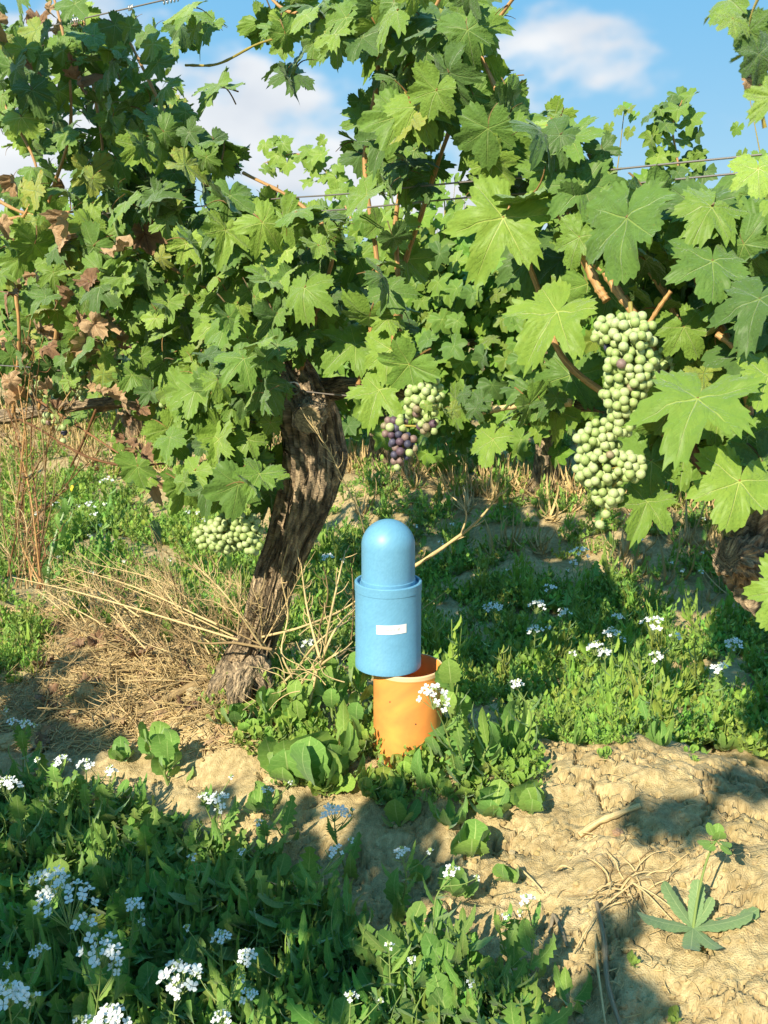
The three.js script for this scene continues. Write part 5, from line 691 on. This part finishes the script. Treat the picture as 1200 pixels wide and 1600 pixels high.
function backVine(name, label, group, { n = 500, parts = 60, h0 = 0.2, h1 = 1.1, tall = 3, width = 0.56, depth = 0.27 } = {}) {
  const o = base(name, V(), label, 'grapevine', group), L = [];
  part('trunk', bar([V(0, -0.06, 0), V(0.03, 0.2, 0.02), V(-0.02, 0.42, 0), V(0.02, 0.6, 0)], [0.06, 0.045, 0.05, 0.03], { rad: 22, seg: 28, wob: barkWob(0.2, 7), vrep: 3 }), M.bark, o);
  for (const s of [-1, 1]) part('arm', bar([V(0, 0.55, 0), along.clone().multiplyScalar(s * 0.25).add(V(0, 0.62, 0)), along.clone().multiplyScalar(s * 0.5).add(V(0, 0.6, 0))], [0.026, 0.018, 0.012], { rad: 9, seg: 14 }), M.bark, o);
  for (let k = 0; k < n; k++) { const s = rr(-width, width), top = h1 + 0.14 * n2(s * 3 + o.id, 2), y = h0 + (top - h0) * Math.pow(rnd(), 0.85) + 0.1 * n2(s * 4, o.id), u = depth * (1 - 0.45 * ((y - h0) / (top - h0))) * rr(-1, 1); const [m] = hedgeLeaf(o, s, y, u, 0.11 * rr(0.6, 1.15)); L.push([m, rnd() < 0.45 ? 1 : 0, green(0.7, 1.1, 0.05)]); }
  for (let k = 0; k < tall; k++) { const s0 = rr(-width, width), ht = rr(0.2, 0.5), lean = rr(-0.2, 0.2), b = along.clone().multiplyScalar(s0); const p0 = b.clone().add(V(0, h1 - 0.3, 0)), p1 = b.clone().addScaledVector(along, lean).add(V(0, h1 + ht, 0)); part('shoot', bar([p0, p0.clone().lerp(p1, 0.5).add(V(0.02, 0, 0.02)), p1], [0.004, 0.003, 0.0015], { rad: 5, seg: 8 }), M.greenCane, o); for (let q = 0; q < 18; q++) { const t = rnd(), [m] = hedgeLeaf(o, s0 + lean * t + rr(-0.06, 0.06), h1 - 0.3 + (ht + 0.3) * t, rr(-0.06, 0.06), 0.085 * (1.1 - 0.5 * t)); L.push([m, 1, green(0.8, 1.15)]); } }
  foliageInstanced(o, L);
  for (let k = 0; k < parts; k++) { const y = rr(h0 + 0.05, h1), [m] = hedgeLeaf(o, rr(-width, width), y, depth * rr(0.6, 1.05), 0.11 * rr(0.8, 1.2)); putBlade('leaf', FAR[k % 4], pick(k % 2 ? M.leaf.green : M.leaf.fresh), o, m); }
  return o;
}
function putRow(o, u, s, scale = 1) { const [x, z] = fromUS(u, s); o.position.set(x, ground(x, z) - 0.02, z); o.scale.set(scale, scale, scale); }
const SECOND = [[-1.15, 'second-row vine behind the right edge leaves, its shoots rising high at right'], [-2.1, 'second-row vine seen right behind the long grape bunch'], [-3.0, 'second-row vine seen between middle shoots and right vine'], [-3.95, 'second-row vine behind the column of shoots and the half ripe bunch'], [-4.9, 'second-row vine behind the head of the old trunk'], [-5.85, 'second-row vine behind the middle of the left canopy'], [-6.8, 'second-row vine in the gap at the left edge'], [-7.75, 'farthest second-row vine, at the left edge']];
{
  const protos = [backVine('grapevine', '', 'vines of the second row', { tall: 2 }), backVine('grapevine', '', 'vines of the second row', { tall: 4, h1: 1.1 }), backVine('grapevine', '', 'vines of the second row', { tall: 1, h1: 1.2 })];
  SECOND.forEach(([s, l], i) => { let o = protos[i % 3]; if (i > 2) { o = o.clone(); o.name = numbered('grapevine'); scene.add(o); } o.userData = { ...o.userData, label: l }; putRow(o, -ROW, s, rr(0.96, 1.05)); });
  // the tall shoot against the sky at right and the spray at the middle
  for (const [vine, list, n] of [[protos[0], [[1062, 330], [1058, 250], [1050, 190], [1065, 150]], 44]]) { const pts = list.map(([x, y]) => R(x, y, 0.05, 1)), c = new THREE.CatmullRomCurve3(pts.map((p) => p.clone().sub(vine.position))); part('shoot', bar(c.points, [0.005, 0.004, 0.002], { rad: 6, seg: 20 }), M.cane, vine); for (let k = 0; k < n; k++) { const t = rnd(), p = c.getPoint(t).add(V(rr(-0.09, 0.09), rr(-0.05, 0.05), rr(-0.06, 0.06))), [nn, tt] = leafFacing(p.clone().add(vine.position), 0.6); putBlade('leaf', FAR[k % 4], pick(k % 2 ? M.leaf.green : M.leaf.fresh), vine, leafMatrix(p, nn, tt, 0.085 * rr(0.6, 1.1) / 1.62)); } }
  const mid = scene.children.find((c) => c.userData.label === SECOND[3][1]);
  { const pts = [[555, 330], [520, 260], [470, 225], [415, 240]].map(([x, y]) => R(x, y, 0.05, 1)), c = new THREE.CatmullRomCurve3(pts.map((p) => p.clone().sub(mid.position))); part('shoot', bar(c.points, [0.005, 0.004, 0.002], { rad: 6, seg: 20 }), M.cane, mid); for (let k = 0; k < 34; k++) { const t = rnd(), p = c.getPoint(t).add(V(rr(-0.08, 0.08), rr(-0.08, 0.08), rr(-0.05, 0.05))), [nn, tt] = leafFacing(p.clone().add(mid.position), 0.6); putBlade('leaf', FAR[k % 4], pick(M.leaf.fresh), mid, leafMatrix(p, nn, tt, 0.1 * rr(0.6, 1.1) / 1.62)); } }
  const third = backVine('grapevine', 'vine of the third row, mostly hidden behind the second row', 'vines of the third row', { n: 400, parts: 0, h1: 1.1 });
  for (let i = 0; i < 11; i++) { const o = i ? third.clone() : third; if (i) { o.name = numbered('grapevine'); scene.add(o); } putRow(o, -2 * ROW, -1.9 - i * 0.95, rr(0.96, 1.06)); }
  // rows farther off read as one mass
  const L = [[], []]; for (const [k, n] of [[3, 5200], [4, 4600], [5, 4200]]) for (let i = 0; i < n; i++) { const s = -2 - rnd() * (9 + k * 2.5), [x, z] = fromUS(-k * ROW, s), y = ground(x, z, false) + 0.3 + (0.9 + 0.15 * n2(s * 2, k)) * Math.pow(rnd(), 0.8); const [m] = hedgeLeaf(null, 0, 0, 0, 0.13 * rr(0.7, 1.2)); m.setPosition(x + rr(-0.25, 0.25), y, z + rr(-0.25, 0.25)); L[i % 2].push([m, green(0.75, 1.05)]); }
  instanced('far_vine_rows', FAR[0], M.leaf.green[1], L[0], 'vine rows in the distance reading as one green mass'); instanced('far_vine_rows', FAR[1], M.leaf.fresh[0], L[1], 'paler leaves of the distant vine rows');
  // the row behind the photographer, whose shade lies over the front left
  const prior = [[-2.75, 360, 1.36], [-1.9, 280, 1.34], [-1.28, 170, 1.3], [-0.62, 30, 1.2], [0.4, 60, 1.3]];
  for (const [s, n, h] of prior) { const o = backVine('grapevine', 'vine of the row behind the photographer, shading the front ground', 'vines of the row behind the photographer', { n, parts: 0, h1: h, h0: 0.3, tall: 0, width: n > 200 ? 0.46 : 0.4 }); putRow(o, ROW, s); if (s === -0.62) for (const [n2_, s0, s1, y0, y1] of [[26, -0.22, 0.02, 1.13, 1.42], [6, 0.2, 0.42, 1.6, 1.85], [6, 0.2, 0.42, 1.15, 1.36]]) for (let k = 0; k < n2_; k++) putBlade('leaf', FAR[k % 4], M.leaf.green[1], o, hedgeLeaf(o, rr(s0, s1), rr(y0, y1), rr(-0.12, 0.12), 0.11 * rr(0.7, 1.1))[0]); }
}

// ---------------------------------------------------------------- draw
const renderer = new THREE.WebGLRenderer({ antialias: true });
renderer.toneMapping = THREE.LinearToneMapping; renderer.toneMappingExposure = EXPOSURE;
renderer.shadowMap.enabled = true; renderer.shadowMap.type = THREE.PCFSoftShadowMap;
renderer.render(scene, camera);
